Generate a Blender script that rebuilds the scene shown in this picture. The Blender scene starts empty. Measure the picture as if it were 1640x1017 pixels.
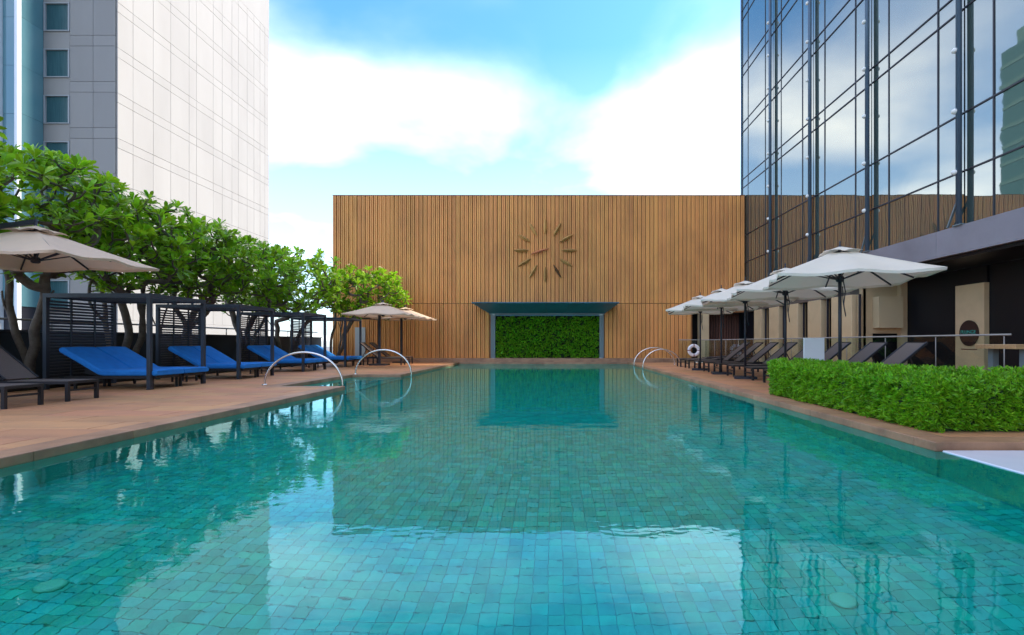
import bpy, math, random
from mathutils import Vector, Matrix, noise as mnoise
R = math.radians
PI = math.pi
rnd = random.Random(7)
scene = bpy.context.scene
col = scene.collection

# ------------------------------------------------------------------ camera
cam_d = bpy.data.cameras.new('camera')
cam = bpy.data.objects.new('camera', cam_d); col.objects.link(cam)
cam.location = (0, 0, 1.2); cam.rotation_euler = (R(90), 0, 0)
cam_d.sensor_width = 36; cam_d.lens = 18.0
cam_d.shift_x = -65 / 1640; cam_d.shift_y = 40.5 / 1640
cam_d.clip_start = 0.05; cam_d.clip_end = 4000
scene.camera = cam

# ------------------------------------------------------------------ sky and sun
SUN_EL, SUN_AZ = R(44), R(76)          # azimuth from +Y towards +X
w = bpy.data.worlds.new('World'); scene.world = w; w.use_nodes = True
nt = w.node_tree; nt.nodes.clear()
def N(tree, typ, **kw):
    n = tree.nodes.new(typ)
    for k, v in kw.items():
        if k in n.inputs.keys() if isinstance(k, str) else False:
            n.inputs[k].default_value = v
        else:
            setattr(n, k, v)
    return n
def L(tree, a, b): tree.links.new(a, b)
out = N(nt, 'ShaderNodeOutputWorld'); bg = N(nt, 'ShaderNodeBackground'); bg.inputs['Strength'].default_value = 0.12
L(nt, bg.outputs[0], out.inputs[0])
sky = N(nt, 'ShaderNodeTexSky'); sky.sky_type = 'NISHITA'; sky.sun_disc = False
sky.sun_elevation = SUN_EL; sky.sun_rotation = SUN_AZ
sky.air_density = 1.3; sky.dust_density = 1.6; sky.ozone_density = 2.2
tc = N(nt, 'ShaderNodeTexCoord')
sep = N(nt, 'ShaderNodeSeparateXYZ'); L(nt, tc.outputs['Generated'], sep.inputs[0])
den = N(nt, 'ShaderNodeMath', operation='ADD'); L(nt, sep.outputs['Z'], den.inputs[0]); den.inputs[1].default_value = 0.22
mx = N(nt, 'ShaderNodeMath', operation='MAXIMUM'); L(nt, den.outputs[0], mx.inputs[0]); mx.inputs[1].default_value = 0.05
dx = N(nt, 'ShaderNodeMath', operation='DIVIDE'); L(nt, sep.outputs['X'], dx.inputs[0]); L(nt, mx.outputs[0], dx.inputs[1])
dy = N(nt, 'ShaderNodeMath', operation='DIVIDE'); L(nt, sep.outputs['Y'], dy.inputs[0]); L(nt, mx.outputs[0], dy.inputs[1])
cmb = N(nt, 'ShaderNodeCombineXYZ'); L(nt, dx.outputs[0], cmb.inputs[0]); L(nt, dy.outputs[0], cmb.inputs[1])
mp = N(nt, 'ShaderNodeMapping'); L(nt, cmb.outputs[0], mp.inputs[0]); mp.inputs['Location'].default_value = (10.859, 16.530, 0.0)
n1 = N(nt, 'ShaderNodeTexNoise'); L(nt, mp.outputs[0], n1.inputs['Vector'])
n1.inputs['Scale'].default_value = 1.35; n1.inputs['Detail'].default_value = 7; n1.inputs['Roughness'].default_value = 0.45; n1.inputs['Distortion'].default_value = 0.25
cr = N(nt, 'ShaderNodeValToRGB'); L(nt, n1.outputs['Fac'], cr.inputs[0])
cr.color_ramp.interpolation = 'EASE'; cr.color_ramp.elements[0].position = 0.33; cr.color_ramp.elements[0].color = (0, 0, 0, 1)
cr.color_ramp.elements[1].position = 0.90; cr.color_ramp.elements[1].color = (0.9, 0.9, 0.9, 1)
hz = N(nt, 'ShaderNodeMapRange'); L(nt, sep.outputs['Z'], hz.inputs['Value'])      # milky air near the horizon
hz.inputs['From Min'].default_value = 0.5; hz.inputs['From Max'].default_value = 0.12; hz.inputs['To Min'].default_value = 0.0; hz.inputs['To Max'].default_value = 0.2
mx2 = N(nt, 'ShaderNodeMath', operation='MAXIMUM'); L(nt, cr.outputs[0], mx2.inputs[0]); L(nt, hz.outputs[0], mx2.inputs[1])
mixs = N(nt, 'ShaderNodeMix', data_type='RGBA'); L(nt, mx2.outputs[0], mixs.inputs[0])
tint = N(nt, 'ShaderNodeMix', data_type='RGBA', blend_type='MULTIPLY'); tint.inputs[0].default_value = 1.0
L(nt, sky.outputs[0], tint.inputs[6]); tint.inputs[7].default_value = (0.07, 0.135, 0.21, 1)
L(nt, tint.outputs[2], mixs.inputs[6]); mixs.inputs[7].default_value = (2.0, 1.93, 1.86, 1)
L(nt, mixs.outputs[2], bg.inputs['Color'])

sun_d = bpy.data.lights.new('sun', 'SUN'); sun_d.energy = 0.5; sun_d.angle = R(10); sun_d.color = (1.0, 0.88, 0.74)
sun = bpy.data.objects.new('sun', sun_d); col.objects.link(sun)
sdir = Vector((math.sin(SUN_AZ) * math.cos(SUN_EL), math.cos(SUN_AZ) * math.cos(SUN_EL), math.sin(SUN_EL)))
sun.rotation_euler = (-sdir).to_track_quat('-Z', 'Y').to_euler(); sun.location = sdir * 80
vs = scene.view_settings
vs.view_transform = 'Standard'; vs.look = 'None'; vs.gamma = 1.0; vs.use_curve_mapping = False; vs.exposure = 4.1
scene.render.engine = 'CYCLES'
scene.cycles.use_denoising = True
scene.cycles.max_bounces = 10; scene.cycles.transmission_bounces = 8; scene.cycles.glossy_bounces = 5; scene.cycles.diffuse_bounces = 4
scene.cycles.caustics_refractive = True; scene.cycles.caustics_reflective = True
scene.cycles.sample_clamp_indirect = 6.0

# ------------------------------------------------------------------ materials
def new_mat(name):
    m = bpy.data.materials.new(name); m.use_nodes = True
    t = m.node_tree; t.nodes.clear()
    o = t.nodes.new('ShaderNodeOutputMaterial')
    return m, t, o
def mat(name, color, rough=0.6, metal=0.0, var=0.0, noise_scale=3.0, noise_amt=0.0, noise_col=None, bump=0.0, bump_scale=40.0,
        spec=0.5, trans=0.0, stretch=(1, 1, 1), coat=0.0, hue=0.0, island=False, detail=6.0):
    m, t, o = new_mat(name)
    p = t.nodes.new('ShaderNodeBsdfPrincipled')
    p.inputs['Roughness'].default_value = rough; p.inputs['Metallic'].default_value = metal
    p.inputs['Specular IOR Level'].default_value = spec
    if coat: p.inputs['Coat Weight'].default_value = coat; p.inputs['Coat Roughness'].default_value = 0.15
    rgb = t.nodes.new('ShaderNodeRGB'); rgb.outputs[0].default_value = (*color, 1)
    c = rgb.outputs[0]
    geo = t.nodes.new('ShaderNodeNewGeometry')
    mpn = t.nodes.new('ShaderNodeMapping'); t.links.new(geo.outputs['Position'], mpn.inputs[0]); mpn.inputs['Scale'].default_value = stretch
    if noise_amt > 0:
        nz = t.nodes.new('ShaderNodeTexNoise'); t.links.new(mpn.outputs[0], nz.inputs['Vector'])
        nz.inputs['Scale'].default_value = noise_scale; nz.inputs['Detail'].default_value = detail; nz.inputs['Roughness'].default_value = 0.6
        mr = t.nodes.new('ShaderNodeMapRange'); t.links.new(nz.outputs['Fac'], mr.inputs['Value'])
        mr.inputs['From Min'].default_value = 0.42; mr.inputs['From Max'].default_value = 0.68; mr.inputs['To Max'].default_value = noise_amt
        mi = t.nodes.new('ShaderNodeMix'); mi.data_type = 'RGBA'
        t.links.new(mr.outputs[0], mi.inputs[0]); t.links.new(c, mi.inputs[6])
        mi.inputs[7].default_value = (*(noise_col or tuple(x * 0.45 for x in color)), 1)
        c = mi.outputs[2]
    if var > 0 or hue > 0:
        oi = t.nodes.new('ShaderNodeObjectInfo')
        src = oi.outputs['Random']
        if island:
            ad = t.nodes.new('ShaderNodeMath'); ad.operation = 'ADD'
            t.links.new(oi.outputs['Random'], ad.inputs[0]); t.links.new(geo.outputs['Random Per Island'], ad.inputs[1])
            fr = t.nodes.new('ShaderNodeMath'); fr.operation = 'FRACT'; t.links.new(ad.outputs[0], fr.inputs[0]); src = fr.outputs[0]
        hs = t.nodes.new('ShaderNodeHueSaturation'); t.links.new(c, hs.inputs['Color'])
        mr2 = t.nodes.new('ShaderNodeMapRange'); t.links.new(src, mr2.inputs['Value'])
        mr2.inputs['To Min'].default_value = 1 - var; mr2.inputs['To Max'].default_value = 1 + var
        t.links.new(mr2.outputs[0], hs.inputs['Value'])
        if hue > 0:
            m3 = t.nodes.new('ShaderNodeMath'); m3.operation = 'MULTIPLY'; t.links.new(src, m3.inputs[0]); m3.inputs[1].default_value = 7.31
            f3 = t.nodes.new('ShaderNodeMath'); f3.operation = 'FRACT'; t.links.new(m3.outputs[0], f3.inputs[0])
            mr3 = t.nodes.new('ShaderNodeMapRange'); t.links.new(f3.outputs[0], mr3.inputs['Value'])
            mr3.inputs['To Min'].default_value = 0.5 - hue; mr3.inputs['To Max'].default_value = 0.5 + hue
            t.links.new(mr3.outputs[0], hs.inputs['Hue'])
        c = hs.outputs['Color']
    t.links.new(c, p.inputs['Base Color'])
    if bump > 0:
        nb = t.nodes.new('ShaderNodeTexNoise'); t.links.new(mpn.outputs[0], nb.inputs['Vector']); nb.inputs['Scale'].default_value = bump_scale; nb.inputs['Detail'].default_value = 4
        b = t.nodes.new('ShaderNodeBump'); t.links.new(nb.outputs['Fac'], b.inputs['Height']); b.inputs['Strength'].default_value = bump; b.inputs['Distance'].default_value = 0.02
        t.links.new(b.outputs[0], p.inputs['Normal'])
    s = p.outputs[0]
    if trans > 0:
        tr = t.nodes.new('ShaderNodeBsdfTranslucent'); t.links.new(c, tr.inputs['Color'])
        ms = t.nodes.new('ShaderNodeMixShader'); ms.inputs[0].default_value = trans
        t.links.new(s, ms.inputs[1]); t.links.new(tr.outputs[0], ms.inputs[2]); s = ms.outputs[0]
    t.links.new(s, o.inputs[0])
    return m

M = {}
M['slat'] = mat('slat_wood', (0.84, 0.365, 0.10), 0.6, var=0.08, hue=0.004, noise_scale=0.42, noise_amt=0.45, noise_col=(0.42, 0.17, 0.05), bump=0.2, bump_scale=9, stretch=(1.5, 1, 0.8))
M['slatback'] = mat('slat_backing', (0.30, 0.125, 0.04), 0.8)
M['bronze'] = mat('bronze', (0.55, 0.31, 0.10), 0.6, spec=0.25, var=0.22, noise_scale=5, noise_amt=0.5)
M['oldbronze'] = mat('tarnished_bronze', (0.13, 0.07, 0.03), 0.6, metal=0.2, noise_scale=9, noise_amt=0.6)
M['copper'] = mat('copper', (0.62, 0.24, 0.11), 0.45, metal=0.3)
M['hood'] = mat('hood_metal', (0.035, 0.20, 0.30), 0.45, noise_scale=1.2, noise_amt=0.3)
M['frame_grey'] = mat('niche_frame_metal', (0.15, 0.19, 0.2), 0.5)
M['paver'] = mat('deck_stone', (0.58, 0.27, 0.12), 0.55, var=0.10, hue=0.008, noise_scale=1.1, noise_amt=0.5, noise_col=(0.38, 0.18, 0.10), bump=0.15, bump_scale=22, stretch=(1, 2.2, 1))
M['joint'] = mat('deck_joint', (0.12, 0.07, 0.05), 0.9)
M['coping'] = mat('coping_stone', (0.46, 0.24, 0.13), 0.5, var=0.14, noise_scale=1.7, noise_amt=0.6, noise_col=(0.16, 0.075, 0.045), bump=0.2, bump_scale=25)
M['tile'] = mat('pool_stone', (0.010, 0.62, 0.53), 0.5, var=0.17, hue=0.018, noise_scale=5, noise_amt=0.55, noise_col=(0.006, 0.38, 0.37), island=True, bump=0.1)
M['grout'] = mat('pool_grout', (0.014, 0.42, 0.42), 0.8)
M['lamp_disc'] = mat('pool_lamp_lens', (0.25, 0.72, 0.55), 0.3)
M['paleledge'] = mat('pale_stone', (0.72, 0.72, 0.78), 0.25, noise_scale=2, noise_amt=0.2, noise_col=(0.55, 0.58, 0.66))
M['tower'] = mat('white_cladding', (0.295, 0.272, 0.245), 0.65, var=0.035, noise_scale=0.35, noise_amt=0.35, noise_col=(0.235, 0.213, 0.19), stretch=(1, 1, 0.25), bump=0.03)
M['tjoint'] = mat('cladding_joint', (0.22, 0.195, 0.175), 0.9)
M['towerglass'] = mat('tower_glass', (0.10, 0.22, 0.25), 0.12, spec=0.8, var=0.08, noise_scale=0.4, noise_amt=0.3, noise_col=(0.14, 0.27, 0.29))
M['fin'] = mat('white_fin', (0.75, 0.77, 0.78), 0.5)
M['winframe'] = mat('window_frame', (0.34, 0.35, 0.35), 0.5)
M['curtain'] = mat('dark_curtain_glass', (0.03, 0.085, 0.095), 0.25, noise_scale=4, noise_amt=0.7, noise_col=(0.06, 0.14, 0.15), stretch=(6, 6, 0.15), spec=0.35)
M['steelblue'] = mat('blue_grey_steel', (0.085, 0.13, 0.18), 0.4, metal=0.3)
M['mullion'] = mat('dark_mullion', (0.02, 0.02, 0.028), 0.45)
M['knob'] = mat('white_lamp', (0.8, 0.78, 0.72), 0.4)
M['fascia'] = mat('fascia_metal', (0.27, 0.26, 0.29), 0.42, metal=0.2, noise_scale=0.6, noise_amt=0.35, var=0.05)
M['soffit'] = mat('soffit_panel', (0.10, 0.085, 0.07), 0.5, noise_scale=0.8, noise_amt=0.3)
M['black'] = mat('black_panel', (0.004, 0.005, 0.008), 0.4, spec=0.3)
M['beige'] = mat('beige_stone', (0.56, 0.40, 0.22), 0.6, var=0.06, noise_scale=1.5, noise_amt=0.35, noise_col=(0.36, 0.26, 0.15), bump=0.08)
M['cream'] = mat('cream_board', (0.55, 0.42, 0.24), 0.55)
M['darkslat'] = mat('dark_timber', (0.11, 0.04, 0.025), 0.6, var=0.25)
M['cabana'] = mat('slate_metal', (0.035, 0.045, 0.062), 0.45, spec=0.4)
M['blue'] = mat('blue_fabric', (0.02, 0.23, 0.70), 0.75, noise_scale=5, noise_amt=0.25, noise_col=(0.008, 0.07, 0.36), bump=0.7, bump_scale=4.5, spec=0.25)
M['piping'] = mat('blue_piping', (0.008, 0.06, 0.30), 0.7)
M['canvas'] = mat('umbrella_canvas', (0.76, 0.57, 0.41), 0.85, trans=0.18, noise_scale=2.5, noise_amt=0.2, noise_col=(0.52, 0.44, 0.36), bump=0.2, bump_scale=5, var=0.03)
M['canvas2'] = mat('pale_umbrella_canvas', (0.86, 0.76, 0.62), 0.85, trans=0.18, noise_scale=2.5, noise_amt=0.2, noise_col=(0.66, 0.64, 0.62), bump=0.2, bump_scale=5, var=0.03)
M['darkmetal'] = mat('dark_metal', (0.018, 0.02, 0.03), 0.45)
M['lframe'] = mat('lounger_frame', (0.016, 0.015, 0.017), 0.5)
M['sling'] = mat('brown_sling', (0.155, 0.115, 0.095), 0.75, noise_scale=40, noise_amt=0.3, var=0.06, bump=0.1, bump_scale=120)
M['chrome'] = mat('brushed_steel', (0.72, 0.70, 0.67), 0.22, metal=1.0)
M['parapet'] = mat('parapet_paint', (0.012, 0.02, 0.028), 0.6, noise_scale=1, noise_amt=0.4)
M['rail'] = mat('rail_steel', (0.30, 0.27, 0.24), 0.4, metal=0.5)
M['soil'] = mat('soil', (0.03, 0.022, 0.016), 0.95, bump=0.8, bump_scale=14, noise_scale=6, noise_amt=0.6)
M['bark'] = mat('bark', (0.165, 0.125, 0.095), 0.85, noise_scale=7, noise_amt=0.7, noise_col=(0.075, 0.055, 0.04), bump=0.7, bump_scale=18)
M['leaf'] = mat('plumeria_leaf', (0.27, 0.49, 0.016), 0.42, var=0.5, hue=0.022, trans=0.42, noise_scale=2.2, noise_amt=0.45, noise_col=(0.16, 0.34, 0.02), island=True, spec=0.45)
M['sunleaf'] = M['leaf']
M['petal'] = mat('cream_petal', (0.82, 0.76, 0.48), 0.6, trans=0.3)
M['hedge'] = mat('hedge_leaf', (0.21, 0.47, 0.012), 0.45, var=0.42, hue=0.02, trans=0.3, noise_scale=1.6, noise_amt=0.5, noise_col=(0.08, 0.28, 0.01), island=True)
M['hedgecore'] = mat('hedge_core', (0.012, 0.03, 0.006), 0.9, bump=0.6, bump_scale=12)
M['ivy'] = mat('living_wall_leaf', (0.20, 0.50, 0.02), 0.45, var=0.5, hue=0.03, trans=0.25, island=True)
M['wood'] = mat('table_wood', (0.50, 0.29, 0.13), 0.5, noise_scale=3, noise_amt=0.5, stretch=(1, 12, 12), bump=0.15)
M['whitepaint'] = mat('white_board', (0.82, 0.85, 0.87), 0.4)
M['lifering'] = mat('ring_white', (0.82, 0.76, 0.74), 0.5)
M['red'] = mat('ring_band', (0.28, 0.08, 0.06), 0.6)
M['ground'] = mat('city_ground', (0.16, 0.155, 0.15), 0.9, noise_scale=0.02, noise_amt=0.5)
M['concrete'] = mat('podium_concrete', (0.3, 0.29, 0.28), 0.85, noise_scale=0.4, noise_amt=0.4)
M['fargreen'] = mat('far_tower_glass', (0.012, 0.05, 0.045), 0.3, var=0.1)
M['fartrim'] = mat('far_tower_trim', (0.03, 0.085, 0.08), 0.6)
M['signtext'] = mat('sign_letter', (0.05, 0.32, 0.24), 0.5)
M['signdisc'] = mat('sign_disc', (0.03, 0.012, 0.01), 0.4)
M['paleblock'] = mat('pale_door_paint', (0.55, 0.56, 0.53), 0.6)

# clear balustrade glass
m, t, o = new_mat('clear_glass')
tr = t.nodes.new('ShaderNodeBsdfTransparent'); tr.inputs[0].default_value = (0.86, 0.92, 0.9, 1)
gl = t.nodes.new('ShaderNodeBsdfGlossy'); gl.inputs['Roughness'].default_value = 0.03
lw = t.nodes.new('ShaderNodeLayerWeight'); lw.inputs[0].default_value = 0.5
pw_ = t.nodes.new('ShaderNodeMath'); pw_.operation = 'POWER'; t.links.new(lw.outputs['Facing'], pw_.inputs[0]); pw_.inputs[1].default_value = 4.0
md_ = t.nodes.new('ShaderNodeMath'); md_.operation = 'MULTIPLY_ADD'; t.links.new(pw_.outputs[0], md_.inputs[0]); md_.inputs[1].default_value = 0.6; md_.inputs[2].default_value = 0.03
ms = t.nodes.new('ShaderNodeMixShader'); t.links.new(md_.outputs[0], ms.inputs[0]); t.links.new(tr.outputs[0], ms.inputs[1]); t.links.new(gl.outputs[0], ms.inputs[2]); t.links.new(ms.outputs[0], o.inputs[0])
M['glass'] = m
# mirrored curtain-wall glass, each pane slightly warped
m, t, o = new_mat('curtain_wall_glass')
gl = t.nodes.new('ShaderNodeBsdfGlossy'); gl.inputs['Roughness'].default_value = 0.015; gl.inputs['Color'].default_value = (0.54, 0.54, 0.46, 1)
df = t.nodes.new('ShaderNodeBsdfDiffuse'); df.inputs['Color'].default_value = (0.09, 0.13, 0.12, 1)
geo = t.nodes.new('ShaderNodeNewGeometry'); nz = t.nodes.new('ShaderNodeTexNoise'); nz.inputs['Scale'].default_value = 0.8; nz.inputs['Detail'].default_value = 2
t.links.new(geo.outputs['Position'], nz.inputs['Vector'])
bp = t.nodes.new('ShaderNodeBump'); bp.inputs['Strength'].default_value = 0.10; bp.inputs['Distance'].default_value = 0.02; t.links.new(nz.outputs['Fac'], bp.inputs['Height']); t.links.new(bp.outputs[0], gl.inputs['Normal'])
lw = t.nodes.new('ShaderNodeFresnel'); lw.inputs[0].default_value = 2.6
ms = t.nodes.new('ShaderNodeMixShader'); t.links.new(lw.outputs[0], ms.inputs[0])
ma = t.nodes.new('ShaderNodeMath'); ma.operation = 'MULTIPLY_ADD'; ma.inputs[1].default_value = 0.45; ma.inputs[2].default_value = 0.52; ma.use_clamp = True
t.links.new(lw.outputs[0], ma.inputs[0]); t.links.new(ma.outputs[0], ms.inputs[0])
t.links.new(df.outputs[0], ms.inputs[1]); t.links.new(gl.outputs[0], ms.inputs[2]); t.links.new(ms.outputs[0], o.inputs[0])
M['facade'] = m
# pool water
m, t, o = new_mat('pool_water')
geo = t.nodes.new('ShaderNodeNewGeometry')
mp_ = t.nodes.new('ShaderNodeMapping'); t.links.new(geo.outputs['Position'], mp_.inputs[0]); mp_.inputs['Scale'].default_value = (1.0, 1.5, 1.0)
na = t.nodes.new('ShaderNodeTexNoise'); t.links.new(mp_.outputs[0], na.inputs['Vector']); na.inputs['Scale'].default_value = 2.2; na.inputs['Detail'].default_value = 3; na.inputs['Roughness'].default_value = 0.5
nb_ = t.nodes.new('ShaderNodeTexNoise'); t.links.new(mp_.outputs[0], nb_.inputs['Vector']); nb_.inputs['Scale'].default_value = 9.0; nb_.inputs['Detail'].default_value = 2
ad = t.nodes.new('ShaderNodeMath'); ad.operation = 'MULTIPLY_ADD'; t.links.new(nb_.outputs['Fac'], ad.inputs[0]); ad.inputs[1].default_value = 0.12; t.links.new(na.outputs['Fac'], ad.inputs[2])
bp = t.nodes.new('ShaderNodeBump'); bp.inputs['Strength'].default_value = 0.13; bp.inputs['Distance'].default_value = 0.02; t.links.new(ad.outputs[0], bp.inputs['Height'])
rf = t.nodes.new('ShaderNodeBsdfRefraction'); rf.inputs['IOR'].default_value = 1.33; rf.inputs['Roughness'].default_value = 0.0; rf.inputs['Color'].default_value = (0.55, 0.99, 0.96, 1)
bp2 = t.nodes.new('ShaderNodeBump'); bp2.inputs['Strength'].default_value = 0.22; bp2.inputs['Distance'].default_value = 0.02; t.links.new(ad.outputs[0], bp2.inputs['Height'])
t.links.new(bp2.outputs[0], rf.inputs['Normal'])
gl = t.nodes.new('ShaderNodeBsdfGlossy'); gl.inputs['Roughness'].default_value = 0.0; gl.inputs['Color'].default_value = (0.60, 0.95, 0.95, 1); t.links.new(bp.outputs[0], gl.inputs['Normal'])
fr = t.nodes.new('ShaderNodeFresnel'); fr.inputs[0].default_value = 1.42; t.links.new(bp.outputs[0], fr.inputs['Normal'])
ms = t.nodes.new('ShaderNodeMixShader'); t.links.new(fr.outputs[0], ms.inputs[0]); t.links.new(rf.outputs[0], ms.inputs[1]); t.links.new(gl.outputs[0], ms.inputs[2]); t.links.new(ms.outputs[0], o.inputs[0])
M['water'] = m

# ------------------------------------------------------------------ mesh helpers
class MB:
    def __init__(s): s.v = []; s.f = []; s.sm = []
    def add(s, vs_, fs, smooth=False):
        b = len(s.v); s.v += [tuple(x) for x in vs_]
        s.f += [tuple(i + b for i in f) for f in fs]; s.sm += [smooth] * len(fs); return s
    def box(s, x0, x1, y0, y1, z0, z1):
        vs_ = [(x0, y0, z0), (x1, y0, z0), (x1, y1, z0), (x0, y1, z0), (x0, y0, z1), (x1, y0, z1), (x1, y1, z1), (x0, y1, z1)]
        return s.add(vs_, [(0, 3, 2, 1), (4, 5, 6, 7), (0, 1, 5, 4), (1, 2, 6, 5), (2, 3, 7, 6), (3, 0, 4, 7)])
    def bevbox(s, x0, x1, y0, y1, z0, z1, b):
        # box with a chamfer round the top and vertical edges
        def ring(z, i): return [(x0 + i, y0 + b, z), (x0 + b, y0 + i, z), (x1 - b, y0 + i, z), (x1 - i, y0 + b, z), (x1 - i, y1 - b, z), (x1 - b, y1 - i, z), (x0 + b, y1 - i, z), (x0 + i, y1 - b, z)]
        rs = [ring(z0, 0), ring(z1 - b, 0), ring(z1, b * 0.8)]
        vs_ = sum(rs, []); fs = []
        for k in range(2):
            for i in range(8): fs.append((k * 8 + i, k * 8 + (i + 1) % 8, k * 8 + 8 + (i + 1) % 8, k * 8 + 8 + i))
        fs.append(tuple(range(16, 24))); fs.append(tuple(range(7, -1, -1)))
        return s.add(vs_, fs)
    def beam(s, a, b, wx, wy, up=(0, 0, 1)):
        a, b = Vector(a), Vector(b); d = (b - a).normalized(); u = Vector(up)
        if abs(d.dot(u)) > 0.98: u = Vector((0, 1, 0))
        r = d.cross(u).normalized() * wx / 2; q = r.cross(d).normalized() * wy / 2
        vs_ = [a - r - q, a + r - q, a + r + q, a - r + q, b - r - q, b + r - q, b + r + q, b - r + q]
        return s.add(vs_, [(0, 3, 2, 1), (4, 5, 6, 7), (0, 1, 5, 4), (1, 2, 6, 5), (2, 3, 7, 6), (3, 0, 4, 7)])
    def tube(s, pts, r, n=8, cap=True, smooth=True):
        pts = [Vector(p) for p in pts]
        rs = r if isinstance(r, (list, tuple)) else [r] * len(pts)
        ref = Vector((0.31, 0.95, 0.11)); vs_ = []; fs = []
        for i, p in enumerate(pts):
            d = (pts[min(i + 1, len(pts) - 1)] - pts[max(i - 1, 0)]).normalized()
            a = d.cross(ref)
            if a.length < 0.05: a = d.cross(Vector((1, 0, 0)))
            a.normalize(); b = d.cross(a)
            for k in range(n):
                an = 2 * PI * k / n; vs_.append(p + (a * math.cos(an) + b * math.sin(an)) * rs[i])
        for i in range(len(pts) - 1):
            for k in range(n): fs.append((i * n + k, i * n + (k + 1) % n, (i + 1) * n + (k + 1) % n, (i + 1) * n + k))
        if cap: fs.append(tuple(range(n - 1, -1, -1))); e = (len(pts) - 1) * n; fs.append(tuple(range(e, e + n)))
        return s.add(vs_, fs, smooth)
    def lathe(s, c, prof, n=20, smooth=True):
        c = Vector(c); vs_ = []; fs = []
        for r, z in prof:
            for k in range(n): an = 2 * PI * k / n; vs_.append(c + Vector((r * math.cos(an), r * math.sin(an), z)))
        for i in range(len(prof) - 1):
            for k in range(n): fs.append((i * n + k, i * n + (k + 1) % n, (i + 1) * n + (k + 1) % n, (i + 1) * n + k))
        fs.append(tuple(range(n - 1, -1, -1))); e = (len(prof) - 1) * n; fs.append(tuple(range(e, e + n)))
        return s.add(vs_, fs, smooth)
    def quad(s, a, b, c, d): return s.add([a, b, c, d], [(0, 1, 2, 3)])
    def mesh(s, name, material, origin=(0, 0, 0)):
        me = bpy.data.meshes.new(name)
        o_ = Vector(origin)
        me.from_pydata([tuple(Vector(v) - o_) for v in s.v], [], s.f)
        me.polygons.foreach_set('use_smooth', s.sm)
        me.materials.append(M[material] if isinstance(material, str) else material); me.update()
        return me
    def build(s, name, material, parent=None, origin=None, local=False):
        # world-space vertices; a child is stored relative to its parent's place
        org = Vector((0, 0, 0))
        if not local:
            if parent is not None: org = Vector(worldloc(parent)) + Vector(origin or (0, 0, 0))
            elif origin is not None: org = Vector(origin)
        o_ = bpy.data.objects.new(name, s.mesh(name, material, org)); col.objects.link(o_)
        if parent is not None: o_.parent = parent; o_.location = origin or (0, 0, 0)
        else: o_.location = org if not local else (0, 0, 0)
        return o_
def worldloc(o_):
    p = Vector(o_.location)
    while o_.parent: o_ = o_.parent; p = p + Vector(o_.location)
    return p
def tag(o_, label=None, cat=None, group=None, kind=None):
    if label: o_['label'] = label
    if cat: o_['category'] = cat
    if group: o_['group'] = group
    if kind: o_['kind'] = kind
    return o_
def thing(name, label, cat, loc=(0, 0, 0), rz=0.0, group=None):
    o_ = bpy.data.objects.new(name, None); col.objects.link(o_); o_.empty_display_size = 0.2
    o_.location = loc; o_.rotation_euler = (0, 0, rz)
    return tag(o_, label, cat, group)
def inst(name, me, parent, loc=(0, 0, 0), rot=(0, 0, 0), sc=(1, 1, 1)):
    o_ = bpy.data.objects.new(name, me); col.objects.link(o_); o_.parent = parent
    o_.location = loc; o_.rotation_euler = rot; o_.scale = sc if isinstance(sc, (tuple, list)) else (sc,) * 3
    return o_
def copy_tree(o_, parent=None):
    c = o_.copy(); col.objects.link(c); c.parent = parent
    for ch in list(o_.children): copy_tree(ch, c)
    return c
def struct(o_): o_['kind'] = 'structure'; return o_

DECK = 0.09
# ------------------------------------------------------------------ ground, pool and decks
struct(MB().add([(-2500, -2500, -18), (2500, -2500, -18), (2500, 2500, -18), (-2500, 2500, -18)], [(0, 1, 2, 3)]).build('ground', 'ground'))
PL, PR, PE = -5.31, 4.27, 29.0         # pool left, right, far edge
NX, NY0, NY1 = -7.0, 13.05, 17.85      # step bay cut into the left deck
FL = -1.25                             # pool floor
pf = MB()
pf.box(PL, 10.0, -6, 5.69, FL - 0.5, FL); pf.box(PL, PR, 5.691, PE, FL - 0.5, FL)
pool = struct(pf.build('pool_floor', 'grout'))
basin = MB()
basin.box(PL - 0.06, PL, -6, NY0, FL, -0.062); basin.box(PL - 0.06, PL, NY1, PE, FL, -0.062)
basin.box(PR, PR + 0.06, 5.69, PE, FL, -0.062); basin.box(PL, PR, PE, PE + 0.06, FL, -0.062)
basin.box(PL, PR, -6.2, -6, FL, -0.062)
basin.box(NX - 0.06, NX, NY0, NY1, FL, -0.062); basin.box(NX, PL - 0.06, NY0 - 0.06, NY0, FL, -0.062); basin.box(NX, PL - 0.06, NY1, NY1 + 0.06, FL, -0.062)
basin.box(4.30, 4.36, -6, 5.69, FL, -0.062)
struct(basin.build('pool_wall', 'tile'))
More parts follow.
